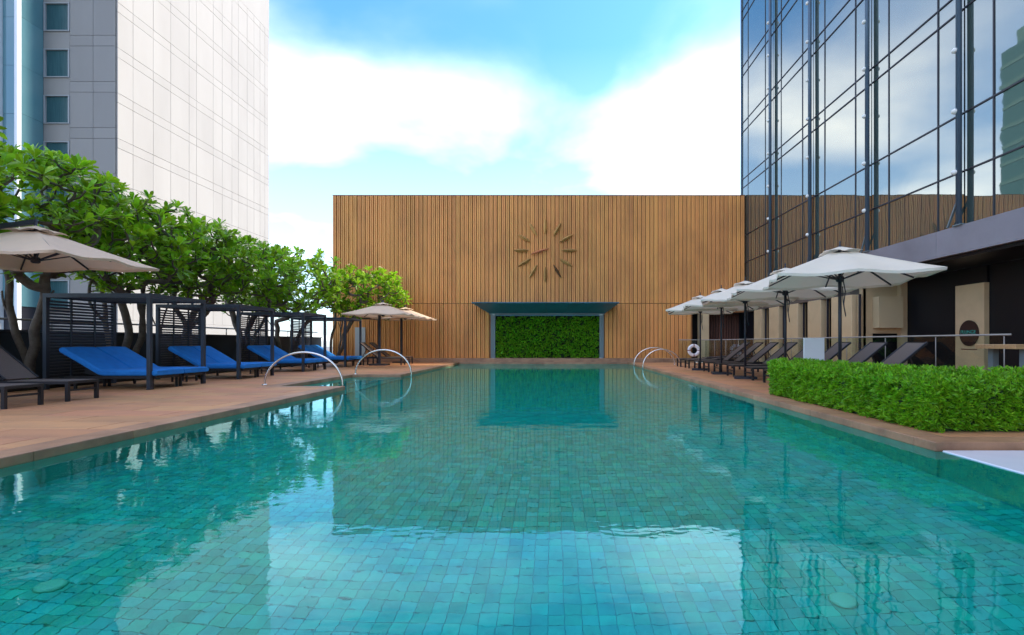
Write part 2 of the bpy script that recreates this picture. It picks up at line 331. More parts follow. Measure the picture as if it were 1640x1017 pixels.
# floor tiles: nearest ones single parts, the rest of the near floor joined
TS = 0.11
tile_me = MB().bevbox(-TS / 2 + 0.002, TS / 2 - 0.002, -TS / 2 + 0.002, TS / 2 - 0.002, 0, 0.006, 0.002).mesh('floor_tile', 'tile')
rest = MB(); cand = []
iy = 0; y = 2.1
while y < 17.5:
    x = PL + TS / 2
    while x < (4.25 if y > 5.6 else 4.25):
        pxx = 885 + x / max(y, .1) * 820
        if -260 < pxx < 1900: cand.append((y * y + 0.25 * x * x, x, y))
        x += TS
    y += TS; iy += 1
vis = [c for c in cand if c[2] > 3.05]
vis.sort()
single = set((c[1], c[2]) for c in vis[:300])
for _, x, y in cand:
    z = FL + 0.002 + rnd.uniform(-0.0015, 0.0025)
    if (x, y) in single: inst('floor_tile', tile_me, pool, (x, y, z))
    else:
        h = TS / 2 - 0.002
        rest.add([(x - h, y - h, z), (x + h, y - h, z), (x + h, y + h, z), (x - h, y + h, z), (x - h + .002, y - h + .002, z + .006), (x + h - .002, y - h + .002, z + .006), (x + h - .002, y + h - .002, z + .006), (x - h + .002, y + h - .002, z + .006)],
                 [(4, 5, 6, 7), (0, 1, 5, 4), (1, 2, 6, 5), (2, 3, 7, 6), (3, 0, 4, 7)])
o_ = rest.build('floor_tile_field', 'tile', pool); tag(o_, kind='stuff')
# far floor where single tiles cannot be told apart
fm = MB().box(PL, PR, 17.5, PE, FL + 0.001, FL + 0.012); fm.build('far_floor', 'tile', pool)
# pool water
wv = [(PL, -6), (4.30, -6), (4.30, 5.69), (PR, 5.69), (PR, PE), (PL, PE), (PL, NY1), (NX, NY1), (NX, NY0), (PL, NY0)]
wm = MB(); wm.add([(x, y, 0.0) for x, y in wv], [tuple(range(len(wv)))])
struct(wm.build('pool_water', 'water'))
# steps in the bay
for k in range(4):
    struct(MB().box(NX + 0.42 * k, NX + 0.42 * k + 0.419, NY0, NY1, -1.24, -0.2 - 0.26 * k).build('pool_step', 'tile'))
for (x, y), s_ in (((-3.35, 3.42), 'left'), ((1.93, 3.4), 'right')):
    o_ = MB().lathe((0, 0, 0), [(0.0, 0.03), (0.06, 0.03), (0.08, 0.022), (0.09, 0.0)], 20).build('pool_lamp', 'lamp_disc', local=True)
    # profile runs inside out, so flip outwards
    o_.location = (x, y, FL + 0.016)
    tag(o_, 'round pale green underwater lamp on the pool floor near the %s corner' % s_, 'pool light', 'underwater lamps on the pool floor')
# deck base
def base(name, boxes):
    mb = MB()
    for b in boxes: mb.box(*b)
    return struct(mb.build(name, 'joint'))
dl = base('left_deck', [(-13.5, NX - 0.061, -6, 30, -1.6, 0.05), (NX - 0.061, PL - 0.061, -6, NY0 - 0.061, -1.6, 0.05), (NX - 0.061, PL - 0.061, NY1 + 0.061, 30, -1.6, 0.05)])
dr = base('right_deck', [(PR + 0.061, 14.5, 5.70, 30, -1.6, 0.05)])
db = base('far_deck', [(PL - 0.061, PR + 0.061, PE + 0.061, 30, -1.6, 0.05)])
CW = 0.36
pav_cache = {}
def paver(parent, x0, x1, y0, y1, name='paver', material='paver', z0=0.052, z1=DECK, g=0.008):
    key = (name, round(x1 - x0, 3), round(y1 - y0, 3))
    if key not in pav_cache:
        a, b = (x1 - x0) / 2 - g, (y1 - y0) / 2 - g
        pav_cache[key] = MB().bevbox(-a, a, -b, b, 0, z1 - z0, 0.006).mesh(name, material)
    inst(name, pav_cache[key], parent, ((x0 + x1) / 2, (y0 + y1) / 2, z0 + rnd.uniform(-0.0008, 0.0008)))
def pave(parent, x0, x1, y0, y1, lw=1.8, ww=0.6):
    y = y0; k = 0
    while y < y1 - 0.01:
        ye = min(y + ww, y1); x = x0; off = (lw * 0.5 if k % 2 else lw)
        first = True
        while x < x1 - 0.01:
            xe = min(x + (off if first else lw), x1); first = False
            if x1 - xe < 0.12: xe = x1
            paver(parent, x, xe, y, ye); x = xe
        y = ye; k += 1
pave(dl, -13.2, PL - CW, 4.2, NY0 - CW)
pave(dl, -13.2, NX - CW, NY0 - CW, NY1 + CW)
pave(dl, -13.2, PL - CW, NY1 + CW, 29.3)
MBx = MB().box(-13.2, PL - CW, -6, 4.19, 0.052, DECK).build('near_paving', 'paver', dl)
pave(dr, PR + CW, 11.2, 5.70 + CW, 28.9)
def coping(parent, x0, x1, y0, y1, step=1.2):
    if (y1 - y0) > (x1 - x0):
        n = max(1, round((y1 - y0) / step)); d = (y1 - y0) / n
        for i in range(n): paver(parent, x0, x1, y0 + i * d, y0 + i * d + d, 'coping_stone', 'coping', -0.06, DECK + 0.004, 0.0025)
    else:
        n = max(1, round((x1 - x0) / step)); d = (x1 - x0) / n
        for i in range(n): paver(parent, x0 + i * d, x0 + i * d + d, y0, y1, 'coping_stone', 'coping', -0.06, DECK + 0.004, 0.0025)
coping(dl, PL - CW, PL + 0.02, -1.0, NY0 - CW)
coping(dl, PL - CW, PL + 0.02, NY1 + CW, PE)
coping(dl, NX - CW, PL + 0.02, NY0 - CW, NY0 + 0.02)
coping(dl, NX - CW, PL + 0.02, NY1 - 0.02, NY1 + CW)
coping(dl, NX - CW, NX + 0.02, NY0 + 0.02, NY1 - 0.02)
coping(dr, PR - 0.02, PR + CW, 5.68 + CW, PE)
coping(dr, PR - 0.02, 11.2, 5.68, 5.68 + CW)
coping(db, PL + 0.02, PR - 0.02, PE - 0.02, PE + 0.32)
# plinth along the slat wall, in stones
plinth = MB()
pl_t = thing('wall_plinth', 'low reddish stone plinth running along the foot of the timber slat wall', 'plinth', (-0.8, 29.7, DECK))
xs = -12.9
while xs < 8.2:
    xe = min(xs + 2.4, 8.2)
    MB().bevbox(xs + .003, xe - .003, 29.33, 29.99, 0.05, 0.30, 0.012).build('plinth_stone', 'coping', pl_t, origin=(xs + 1.2 + 0.8, 0, 0)); xs = xe
# pale ledge, right of the near corner
tag(MB().bevbox(4.302, 10.0, -6, 5.66, -0.06, 0.012, 0.01).build('pale_ledge', 'paleledge', origin=(5, 2, 0)), kind='structure')

# ------------------------------------------------------------------ timber slat wall with clock and planted niche
WY, WL, WR, WT, WJ, WB = 30.0, -12.88, 11.3, 9.83, 3.52, 0.30
sw = thing('slat_wall', 'tall timber slat wall closing the far end of the pool', 'wall', (-0.8, WY + 0.1, DECK))
NXL, NXR, NT, NB_ = -3.62, 3.0, 2.9, 0.32   # niche opening (outer)
OL = 8.2                                    # passage opening, right
bk = MB()
bk.box(WL, WR, WY + 0.085, WY + 0.6, WJ - 0.01, WT - 0.05)
bk.box(WL, NXL, WY + 0.085, WY + 0.6, DECK, WJ - 0.02); bk.box(NXR, OL, WY + 0.085, WY + 0.6, DECK, WJ - 0.02)
bk.box(NXL, NXR, WY + 0.13, WY + 0.6, NT, WJ - 0.02); bk.box(OL, WR, WY + 0.13, WY + 0.6, 3.0, WJ - 0.02)
bk.build('backing_panel', 'slatback', sw)
MB().box(WL - 0.02, WR, WY - 0.005, WY + 0.62, WT, WT + 0.035).build('top_cap', 'slatback', sw)
pitch = 0.2418
def slat_mesh(h, wd=0.204, d=0.08):
    a = wd / 2
    prof = [(-a, d), (-a, 0.022), (-a * 0.8, 0.0), (-a * 0.16, 0.0), (-a * 0.05, 0.035), (a * 0.05, 0.035), (a * 0.16, 0.0), (a * 0.8, 0.0), (a, 0.022), (a, d)]
    vs_ = [(x, y, 0) for x, y in prof] + [(x, y, h) for x, y in prof]; n = len(prof)
    fs = [(i, i + 1, n + i + 1, n + i) for i in range(n - 1)] + [tuple(range(n - 1, -1, -1)), tuple(range(n, 2 * n))]
    return MB().add(vs_, fs).mesh('slat', 'slat')
su = slat_mesh(WT - WJ - 0.004); sl = slat_mesh(WJ - 0.03 - WB)
sb = sw.location
n = int((WR - WL) / pitch)
for i in range(n + 1):
    x = WL + 0.09 + i * pitch
    if x > WR - 0.08: break
    inst('slat', su, sw, (x - sb.x, WY + rnd.uniform(-0.012, 0.012) - sb.y, WJ - sb.z), (0, 0, 0), (rnd.uniform(0.94, 1.06), 1, 1))
    if not (NXL - 0.1 < x < NXR + 0.1) and x < OL - 0.05:
        inst('slat', sl, sw, (x - sb.x, WY + rnd.uniform(-0.012, 0.012) - sb.y, WB - sb.z), (0, 0, 0), (rnd.uniform(0.94, 1.06), 1, 1))
# passage under the right end of the wall
for k in range(14):
    MB().box(9.25 + k * 0.16, 9.25 + k * 0.16 + 0.11, 31.45, 31.55, DECK, 3.0).build('dark_slat', 'darkslat', sw)
MB().box(OL, WR + 0.5, 31.56, 31.7, DECK, 3.5).build('passage_wall', 'black', sw)
MB().box(OL - 0.04, OL, WY + 0.1, 31.6, DECK, 3.0).build('passage_side', 'slatback', sw)
MB().box(OL, WR, WY + 0.6, 31.6, 2.95, 3.05).build('passage_ceiling', 'black', sw)
cl_ = MB().bevbox(8.62, 9.16, WY - 0.05, WY + 0.5, DECK, 3.0, 0.02).build('stone_pillar', 'beige', origin=(8.9, WY + .2, DECK))
tag(cl_, 'beige stone pillar at the right end of the timber slat wall', 'pillar')
# clock
CX, CZ = -0.43, 6.6
ck = thing('wall_clock', 'large round wall clock of loose bronze leaf markers on the slat wall', 'clock', (CX, WY - 0.07, CZ))
def leaf_solid(length, wd, th):
    n = 10; ring = []
    for i in range(n + 1):
        u = i / n; hw = wd / 2 * (math.sin(PI * u) ** 0.75) + 0.006
        ring.append((u * length, hw))
    vs_ = []; fs = []
    for x, hw in ring: vs_ += [(x, 0, -hw), (x, -th * (hw / (wd / 2)) - 0.004, 0), (x, 0, hw), (x, 0.05, 0)]
    for i in range(n):
        for k in range(4): fs.append((i * 4 + k, i * 4 + (k + 1) % 4, i * 4 + 4 + (k + 1) % 4, i * 4 + 4 + k))
    return vs_, fs
lv, lf = leaf_solid(0.9, 0.19, 0.16)
hm = MB().add(lv, lf).mesh('hour_marker', 'bronze'); hmd = MB().add(lv, lf).mesh('hour_marker', 'oldbronze')
for k in range(12):
    an = PI / 2 - k * PI / 6
    o_ = inst('hour_marker', hmd if k == 5 else hm, ck, (0.96 * math.cos(an), rnd.uniform(-0.02, 0.0), 0.96 * math.sin(an)), (0, -an, 0), (1, 1, 0.75 if k == 5 else 1))
lv, lf = leaf_solid(1.2, 0.13, 0.07)
hh = MB().add(lv, lf).mesh('clock_hand', 'copper')
inst('hour_hand', hh, ck, (0.26, -0.07, 0.10), (0, PI + R(16), 0), (0.9, 1, 1.0)).rotation_euler = (0, PI - R(15), 0)
inst('minute_hand', hh, ck, (0.22, -0.13, 0.10), (0, 0, 0), (1.0, 1, 0.7)).rotation_euler = (0, PI - R(18), 0)
# hood over the niche
hd = thing('niche_hood', 'dark blue metal hood flaring out over the planted niche', 'canopy', (-0.4, WY - 0.9, 2.9))
fz, fy = 3.39, 28.15
A = [(-4.45, fy, fz), (3.67, fy, fz), (3.06, WY - 0.02, 2.93), (-3.72, WY - 0.02, 2.93)]
B = [(-4.45, fy, fz + 0.05), (3.67, fy, fz + 0.05), (3.67, WY - 0.02, fz + 0.05), (-4.45, WY - 0.02, fz + 0.05)]
hb = MB(); npan = 6
hb.add(A + B, [(0, 1, 5, 4), (1, 2, 6, 5), (3, 0, 4, 7), (4, 5, 6, 7)]); hb.build('hood_shell', 'hood', hd)
for k in range(npan):
    u0, u1 = k / npan + 0.0008, (k + 1) / npan - 0.0008
    def lp(p, q, u): return Vector(p).lerp(Vector(q), u)
    a, b, c, d = lp(A[0], A[1], u0), lp(A[0], A[1], u1), lp(A[3], A[2], u1), lp(A[3], A[2], u0)
    up = Vector((0, 0, 0.02)); dn = Vector((0, 0, -0.006))
    MB().add([a + dn, b + dn, c + dn, d + dn, a + up, b + up, c + up, d + up], [(0, 3, 2, 1), (4, 5, 6, 7), (0, 1, 5, 4), (1, 2, 6, 5), (2, 3, 7, 6), (3, 0, 4, 7)]).build('soffit_panel', 'hood', hd)
MB().box(-3.70, 3.04, WY - 0.07, WY - 0.025, 2.84, 2.925).build('light_strip', 'frame_grey', hd)
# niche with living wall
nc = thing('planted_niche', 'grey framed niche filled with a green living wall of small leaves', 'living wall', (-0.3, WY, 0.32))
GY = WY + 0.2
MB().box(-3.62, -3.36, WY - 0.03, GY + 0.2, 0.31, 2.835).build('frame_post', 'frame_grey', nc)
MB().box(2.74, 3.0, WY - 0.03, GY + 0.2, 0.31, 2.835).build('frame_post', 'frame_grey', nc)
MB().box(-3.355, 2.735, GY, GY + 0.2, 0.31, 2.9).build('soil_panel', 'hedgecore', nc)
MB().box(-3.355, 2.735, WY + 0.0, GY, 2.78, 2.88).build('niche_head', 'hood', nc)
MB().box(-3.355, 2.735, 29.995, GY - .001, 0.25, 0.315).build('niche_sill', 'coping', nc)
def sprig(mb, p, nrm, ln, wd, k, rr, spread=0.9, up=0.3):
    nrm = Vector(nrm)
    for i in range(k):
        d = (nrm + Vector((rr.uniform(-1, 1), rr.uniform(-1, 1), rr.uniform(-1, 1) + up)) * spread).normalized()
        s_ = d.cross(Vector((rr.uniform(-1, 1), rr.uniform(-1, 1), rr.uniform(-1, 1))))
        if s_.length < 0.05: continue
        s_ = s_.normalized() * wd / 2; l_ = ln * rr.uniform(0.6, 1.2); q = Vector(p)
        dr_ = Vector((0, 0, -0.18 * l_))
        mb.add([q, q + d * l_ * 0.5 + s_, q + d * l_ + dr_, q + d * l_ * 0.5 - s_], [(0, 1, 2, 3)])
rr = random.Random(3)
iv = MB()
for _ in range(2600):
    x, z = rr.uniform(-3.34, 2.72), rr.uniform(0.34, 2.74)
    dep = 0.12 + 0.10 * mnoise.noise(Vector((x * 1.7, z * 1.7, 0)))
    sprig(iv, (x, GY - dep * rr.uniform(0.2, 1.0), z), (0, -1, -0.1), 0.15, 0.085, 5, rr, 0.75)
tag(iv.build('leaf_mass', 'ivy', nc), kind='stuff')

# ------------------------------------------------------------------ right-hand hotel building
FX = 11.3; YF = 30.7
hb_ = thing('glass_hotel', 'tall mirror glass hotel building with blue steel masts on the right', 'building', (FX, 15, 0))
MB().box(FX + 0.12, 40, -40, YF, 3.7, 62).build('core', 'black', hb_)
MB().box(FX + 0.05, FX + 0.119, -40, YF, 26.8, 62).build('upper_glass', 'facade', hb_)
MB().box(FX - 0.03, FX + 0.118, YF - 0.12, YF + 0.02, 3.69, 62.1).build('corner_fin', 'steelblue', hb_)
masts = [YF - 0.1, 26.3, 22.24, 18.18, 14.08, 10.0, 5.95]
rows = [4.42, 5.93, 7.53, 10.40, 10.93, 13.72, 14.27, 17.08, 17.63, 20.45, 21.0, 23.8, 26.8]
pane_c = {}
def pane(y0, y1, z0, z1):
    key = (round(y1 - y0, 2), round(z1 - z0, 2))
    if key not in pane_c:
        a, b = (y1 - y0) / 2 - 0.025, (z1 - z0) / 2 - 0.025
        pane_c[key] = MB().box(0, 0.03, -a, a, -b, b).mesh('glass_pane', 'facade')
    inst('glass_pane', pane_c[key], hb_, (0.03, (y0 + y1) / 2 - 15, (z0 + z1) / 2), (0, R(rnd.gauss(0, 0.07)), R(rnd.gauss(0, 0.10))))
for i in range(len(masts) - 1):
    ya, yb = masts[i + 1], masts[i]
    cuts = [ya, ya + 0.96, yb - 0.94, yb]
    for k in range(3):
        for j in range(len(rows) - 1): pane(cuts[k], cuts[k + 1], rows[j], rows[j + 1])
    for yy in cuts[1:3]:
        MB().box(FX + 0.01, FX + 0.1, yy - 0.022, yy + 0.022, 4.42, 26.8).build('mullion', 'mullion', hb_)
    for z in rows[1:]:
        MB().box(FX + 0.0, FX + 0.1, ya + 0.025, yb - 0.025, z - 0.02, z + 0.02).build('transom', 'mullion', hb_)
MB().box(FX + 0.05, FX + 0.11, -40, masts[-1] - 0.1, 4.42, 26.8).build('near_glass', 'facade', hb_)
knob_me = MB().lathe((0, 0, 0), [(0.02, -0.075), (0.075, -0.04), (0.085, 0.0), (0.075, 0.04), (0.02, 0.075)], 10).mesh('mast_lamp', 'knob')
for yy in masts[1:6]:
    a = MB().tube([(FX - 0.13, yy, 4.46), (FX - 0.13, yy, 27)], 0.075, 10).build('mast', 'steelblue', hb_, origin=(-0.13, yy - 15, 4.4))
    MB().beam((FX - 0.13, yy, 5.2), (FX - 0.05, yy + 0.5, 4.47), 0.05, 0.05).build('brace', 'frame_grey', a)
    MB().beam((FX - 0.2, yy, 4.44), (FX - 0.02, yy, 4.44), 0.3, 0.03).build('foot_plate', 'frame_grey', a)
    z = 5.9
    while z < 26:
        inst('mast_lamp', knob_me, a, (-0.07, 0.05, z - 4.4)); z += 1.68
# fascia and soffit
y = -40.0
for k, ye in enumerate([2, 6.3, 10.6, 14.9, 19.2, 23.5, 27.8, YF]):
    MB().box(FX - 0.14, FX + 0.119, y + 0.006, ye - 0.006, 3.66, 4.42).build('fascia_panel', 'fascia', hb_); y = ye
MB().box(FX + 0.0, 13.9, -40, 29.98, 3.56, 3.655).build('soffit', 'black', hb_)
MB().box(FX - 0.1, 13.4, 19.3, 29.98, 3.0, 3.555).build('lintel', 'soffit', hb_)
# ground floor behind the deck
for k, (y0, y1) in enumerate([(27.4, 28.35), (25.3, 26.4), (23.3, 24.4), (21.3, 22.4), (19.1, 20.5)]):
    MB().bevbox(FX - 0.15, FX + 0.25, y0, y1, DECK, 2.995, 0.015).build('stone_pier', 'beige', hb_)
    MB().box(FX - 0.05, FX + 0.02, y0 - 0.32, y0 - 0.26, DECK, 2.99).build('door_post', 'mullion', hb_)
    MB().box(FX + 0.0, FX + 0.06, y0 - 0.2, y0 - 0.14, DECK, 2.99).build('door_edge', 'cream', hb_)
MB().box(FX + 0.3, FX + 0.4, 19.12, 31.75, DECK, 3.55).build('shopfront', 'black', hb_)
bw = MB(); bw.box(FX + 0.26, 13.05, 19.12, 19.3, 1.55, 3.55); bw.box(FX + 0.26, 11.95, 19.12, 19.3, DECK, 1.549); bw.build('service_wall', 'beige', hb_)
MB().box(11.95, 12.85, 18.75, 19.11, 1.75, 2.9).build('hatch_box', 'cream', hb_)
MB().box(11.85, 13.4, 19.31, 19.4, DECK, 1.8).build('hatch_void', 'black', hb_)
MB().box(12.86, 13.1, 18.9, 19.11, DECK, 3.5).build('jamb', 'beige', hb_)
MB().box(13.12, 13.3, 16.52, 19.29, DECK, 3.55).build('black_panel', 'black', hb_)
MB().box(13.12, 13.3, -10, 15.38, DECK, 3.55).build('black_panel', 'black', hb_)
MB().box(12.98, 13.29, 15.4, 16.5, DECK, 3.02).build('sign_pier', 'beige', hb_)
MB().box(13.06, 13.29, 15.4, 16.5, 3.021, 3.55).build('pier_head', 'black', hb_)
MB().box(11.22, 14.5, -10, 29.9, 0.051, DECK - 0.004).build('terrace_floor', 'paver', dr)
# oval sign with its lettering
sg = thing('round_sign', 'dark round sign with green lettering on the beige pier', 'sign', (12.97, 15.93, 1.5))
dm = MB(); n = 32
ring0 = [(12.935, 15.93 + 0.36 * math.cos(2 * PI * k / n), 1.5 + 0.40 * math.sin(2 * PI * k / n)) for k in range(n)]
ring1 = [(12.975, p[1], p[2]) for p in ring0]
dm.add(ring0 + ring1, [tuple(range(n))] + [(k, n + k, n + (k + 1) % n, (k + 1) % n) for k in range(n)]); dm.build('disc', 'signdisc', sg)
def text(body, size, loc, rot, material, parent, name):
    cu = bpy.data.curves.new(name, 'FONT'); cu.body = body; cu.size = size; cu.align_x = 'CENTER'; cu.align_y = 'CENTER'; cu.extrude = 0.004
    to = bpy.data.objects.new(name + '_src', cu); col.objects.link(to)
    dg = bpy.context.evaluated_depsgraph_get(); me = bpy.data.meshes.new_from_object(to.evaluated_get(dg))
    bpy.data.objects.remove(to); me.materials.clear(); me.materials.append(M[material])
    o_ = bpy.data.objects.new(name, me); col.objects.link(o_); o_.parent = parent; o_.location = loc; o_.rotation_euler = rot
    return o_
text('PLUNGE', 0.16, (-0.045, 0, 0.03), (R(90), 0, R(-90)), 'signtext', sg, 'lettering')
MB().box(12.965, 12.979, 15.65, 16.25, 0.985, 1.01).build('small_text_line', 'darkslat', sg)

# ------------------------------------------------------------------ left white tower
TY, TX, TB = 40.0, -34.0, 61.4
tw = thing('white_tower', 'tall white clad tower block rising behind the trees on the left', 'building', (TX, TY, -18))
MB().box(-75, TX - 0.14, TY + 0.14, TB - 0.1, -18, 72).build('core', 'tjoint', tw)
for z0, z1 in ((-18, 3.0), (38.5, 72)): MB().box(TX - 0.139, TX, TY + 0.02, TB, z0, z1).build('side_cladding', 'tower', tw)
# side panels: floors of 3.6 m, each a tall and a narrow course
ycuts = [TY + 0.02, 41.5, 43.6, 45.6, 47.9, 48.9, 51.3, 52.7, 54.3, 55.4, 57.0, 58.3, 59.5, 60.5, TB]
zc = []
z = 3.0
while z < 38.4: zc += [(z, z + 2.8), (z + 2.8, z + 3.55)]; z += 3.55
pc = {}
for (z0, z1) in zc:
    for k in range(len(ycuts) - 1):
        y0, y1 = ycuts[k], ycuts[k + 1]
        key = (k, round(z1 - z0, 2))
        g = 0.014
        if key not in pc: pc[key] = MB().box(-0.1, 0, g, y1 - y0 - g, g, z1 - z0 - g).mesh('cladding_panel', 'tower')
        inst('cladding_panel', pc[key], tw, (rnd.uniform(-0.008, 0.0), y0 - TY, z0 + 18))
# front: clad strip, window column, glass bays
def fz_(py): return 1.2 + (549 - py) / 820 * TY
fl = [(fz_(271 - 74 * k - 22 + 22) , fz_(228 - 74 * k)) for k in range(-3, 8)]
wx0, wx1 = -39.62, -37.72
for k, (z0, z1) in enumerate(fl):
    zb = z1 + (3.61 - (z1 - z0))
    for (x0, x1) in ((wx1 + 0.0, -35.9), (-35.9, TX - 0.14)):
        MB().box(x0 + 0.015, x1 - 0.015, TY, TY + 0.13, z0 - 0.35, z1 + 0.3).build('cladding_panel', 'tower', tw)
        MB().box(x0 + 0.015, x1 - 0.015, TY, TY + 0.13, z1 + 0.33, zb - 0.38).build('cladding_panel', 'tower', tw)
    MB().box(wx0 - 0.15, wx1 - 0.001, TY, TY + 0.13, z1 + 0.08, zb - 0.08).build('spandrel_panel', 'tower', tw)
    wn = MB()
    wn.box(wx0 - 0.1, wx0, TY - 0.06, TY + 0.13, z0 - 0.07, z1 + 0.07); wn.box(wx1 - 0.1, wx1 - 0.003, TY - 0.06, TY + 0.129, z0 - 0.07, z1 + 0.07)
    wn.box(wx0, wx1 - 0.1, TY - 0.06, TY + 0.13, z1, z1 + 0.07); wn.box(wx0, wx1 - 0.1, TY - 0.1, TY + 0.13, z0 - 0.07, z0)
    wo = wn.build('window', 'winframe', tw)
    MB().box(wx0, wx1 - 0.1, TY + 0.09, TY + 0.12, z0, z1).build('pane', 'curtain', wo)
lo, hi = fl[0][0] - 0.4, fl[-1][1] + 0.4
MB().box(-39.76, TX - 0.14, TY, TY + 0.13, -18, lo - .02).build('front_cladding', 'tower', tw)
MB().box(-39.76, TX - 0.14, TY, TY + 0.13, fl[-1][1] + 1.6, 72).build('front_cladding', 'tower', tw)
# angled glass bay, white fin, straight glass bay
for k, (z0, z1) in enumerate(fl):
    zb = z0 + 3.59
    for (xa, ya, xb, yb) in ((-39.74, TY - 1.7, -39.775, TY), (-41.15, TY - 1.7, -39.97, TY - 1.7)):
        a, b = Vector((xa, ya, 0)), Vector((xb, yb, 0))
        d = (b - a).normalized() * 0.012; back = Vector((-0.03, 0.03, 0))
        q = [a + d, b - d]
        vs_ = [q[0] + Vector((0, 0, z0)), q[1] + Vector((0, 0, z0)), q[1] + Vector((0, 0, zb)), q[0] + Vector((0, 0, zb))]
        MB().add(vs_ + [v + back for v in vs_], [(0, 1, 2, 3), (7, 6, 5, 4), (0, 4, 5, 1), (1, 5, 6, 2), (2, 6, 7, 3), (3, 7, 4, 0)]).build('glass_panel', 'towerglass', tw)
MB().box(-39.96, -39.745, TY - 2.0, TY - 1.69, -18, 72).build('white_fin', 'fin', tw)
MB().box(-43, -41.16, TY - 1.95, TY - 1.6, -18, 72).build('white_fin', 'fin', tw)
MB().box(-42.9, -39.83, TY - 1.58, TY + 0.1, -18, 72).build('bay_core', 'mullion', tw)
# dark green tower that only shows as a reflection in the hotel glass
ft = thing('green_glass_tower', 'dark green glass tower seen mirrored in the hotel facade at the far right', 'building', (-74, 104, -18))
MB().box(-76.9, -71.6, 100, 108, -18, 62).build('shaft', 'fargreen', ft)
MB().box(-76.0, -73.6, 101, 107, 62, 66).build('crown', 'fartrim', ft)
for z in range(-14, 62, 4):
    MB().box(-77.0, -71.5, 99.9, 108.1, z, z + 0.8).build('floor_band', 'fartrim', ft)

# ------------------------------------------------------------------ left edge: parapet, rail and planting bed
pp = thing('parapet_wall', 'dark painted parapet wall behind the trees and cabanas', 'wall', (-13.7, 15, 0))
MB().box(-13.85, -13.55, -6, 30, -3, 1.47).build('wall_body', 'parapet', pp)
MB().box(-13.9, -13.5, -6, 30, 1.472, 1.53).build('wall_cap', 'cabana', pp)
rl = thing('parapet_rail', 'thin steel handrail above the dark parapet wall', 'railing', (-13.7, 15, 1.53))
MB().tube([(-13.7, -4, 1.80), (-13.7, 29.8, 1.80)], 0.03, 8).build('handrail', 'rail', rl)
for k in range(12): MB().tube([(-13.7, 1.5 + k * 2.5, 1.5), (-13.7, 1.5 + k * 2.5, 1.79)], 0.02, 6).build('rail_post', 'rail', rl)
struct(MB().box(-13.548, -12.25, 4.2, 29.9, 0.02, 0.17).build('planting_bed', 'soil'))
struct(MB().box(-13.86, 42, -40, 33, -18, -3.01).build('podium', 'concrete'))

# ------------------------------------------------------------------ frangipani trees
def rosette(seed, nleaf=15, ln=0.34):
    rr = random.Random(seed); mb = MB()
    for i in range(nleaf):
        an = i * 2.39996 + rr.uniform(-0.25, 0.25); tilt = R(rr.uniform(8, 35) + 55 * (i / nleaf) ** 1.2) # from up
        tilt = R(90) - tilt if i % 5 else R(rr.uniform(60, 95))
        l_ = ln * rr.uniform(0.8, 1.15); wd = l_ * 0.34
        d = Vector((math.cos(an) * math.cos(tilt), math.sin(an) * math.cos(tilt), math.sin(tilt)))
        if i % 5 == 0: d = Vector((math.cos(an), math.sin(an), rr.uniform(-0.25, 0.15))).normalized()
        s_ = Vector((-math.sin(an), math.cos(an), 0)); nrm = s_.cross(d)
        if nrm.z < 0: nrm = -nrm
        vs_ = []; prof = [(0, 0.05), (0.22, 0.34), (0.5, 0.8), (0.75, 1.0), (0.92, 0.62), (1.0, 0.05)]
        for u, wv_ in prof:
            p = d * (0.03 + u * l_) - Vector((0, 0, 1)) * (0.10 + 0.15 * rr.random()) * l_ * u * u + nrm * 0.0
            hw = s_ * wd / 2 * wv_
            vs_ += [p - hw + nrm * 0.10 * wd * wv_, p, p + hw + nrm * 0.10 * wd * wv_]
        fs = []
        for k in range(len(prof) - 1):
            b = k * 3; fs += [(b, b + 1, b + 4, b + 3), (b + 1, b + 2, b + 5, b + 4)]
        mb.add(vs_, fs, True)
    return mb.mesh('leaf_cluster', 'leaf')
ros = [rosette(s_, 13 + s_ % 5, 0.33 + 0.02 * (s_ % 3)) for s_ in range(6)]
def flower():
    mb = MB(); rr = random.Random(5)
    for c in range(6):
        o0 = Vector((rr.uniform(-0.09, 0.09), rr.uniform(-0.09, 0.09), 0.16 + rr.uniform(-0.03, 0.05)))
        for k in range(5):
            an = 2 * PI * k / 5 + c; d = Vector((math.cos(an), math.sin(an), 0.35)); s_ = Vector((-math.sin(an), math.cos(an), 0)) * 0.018
            mb.add([o0, o0 + d * 0.03 + s_, o0 + d * 0.06, o0 + d * 0.03 - s_], [(0, 1, 2, 3)])
    return mb.mesh('flower_cluster', 'petal')
flo = flower()
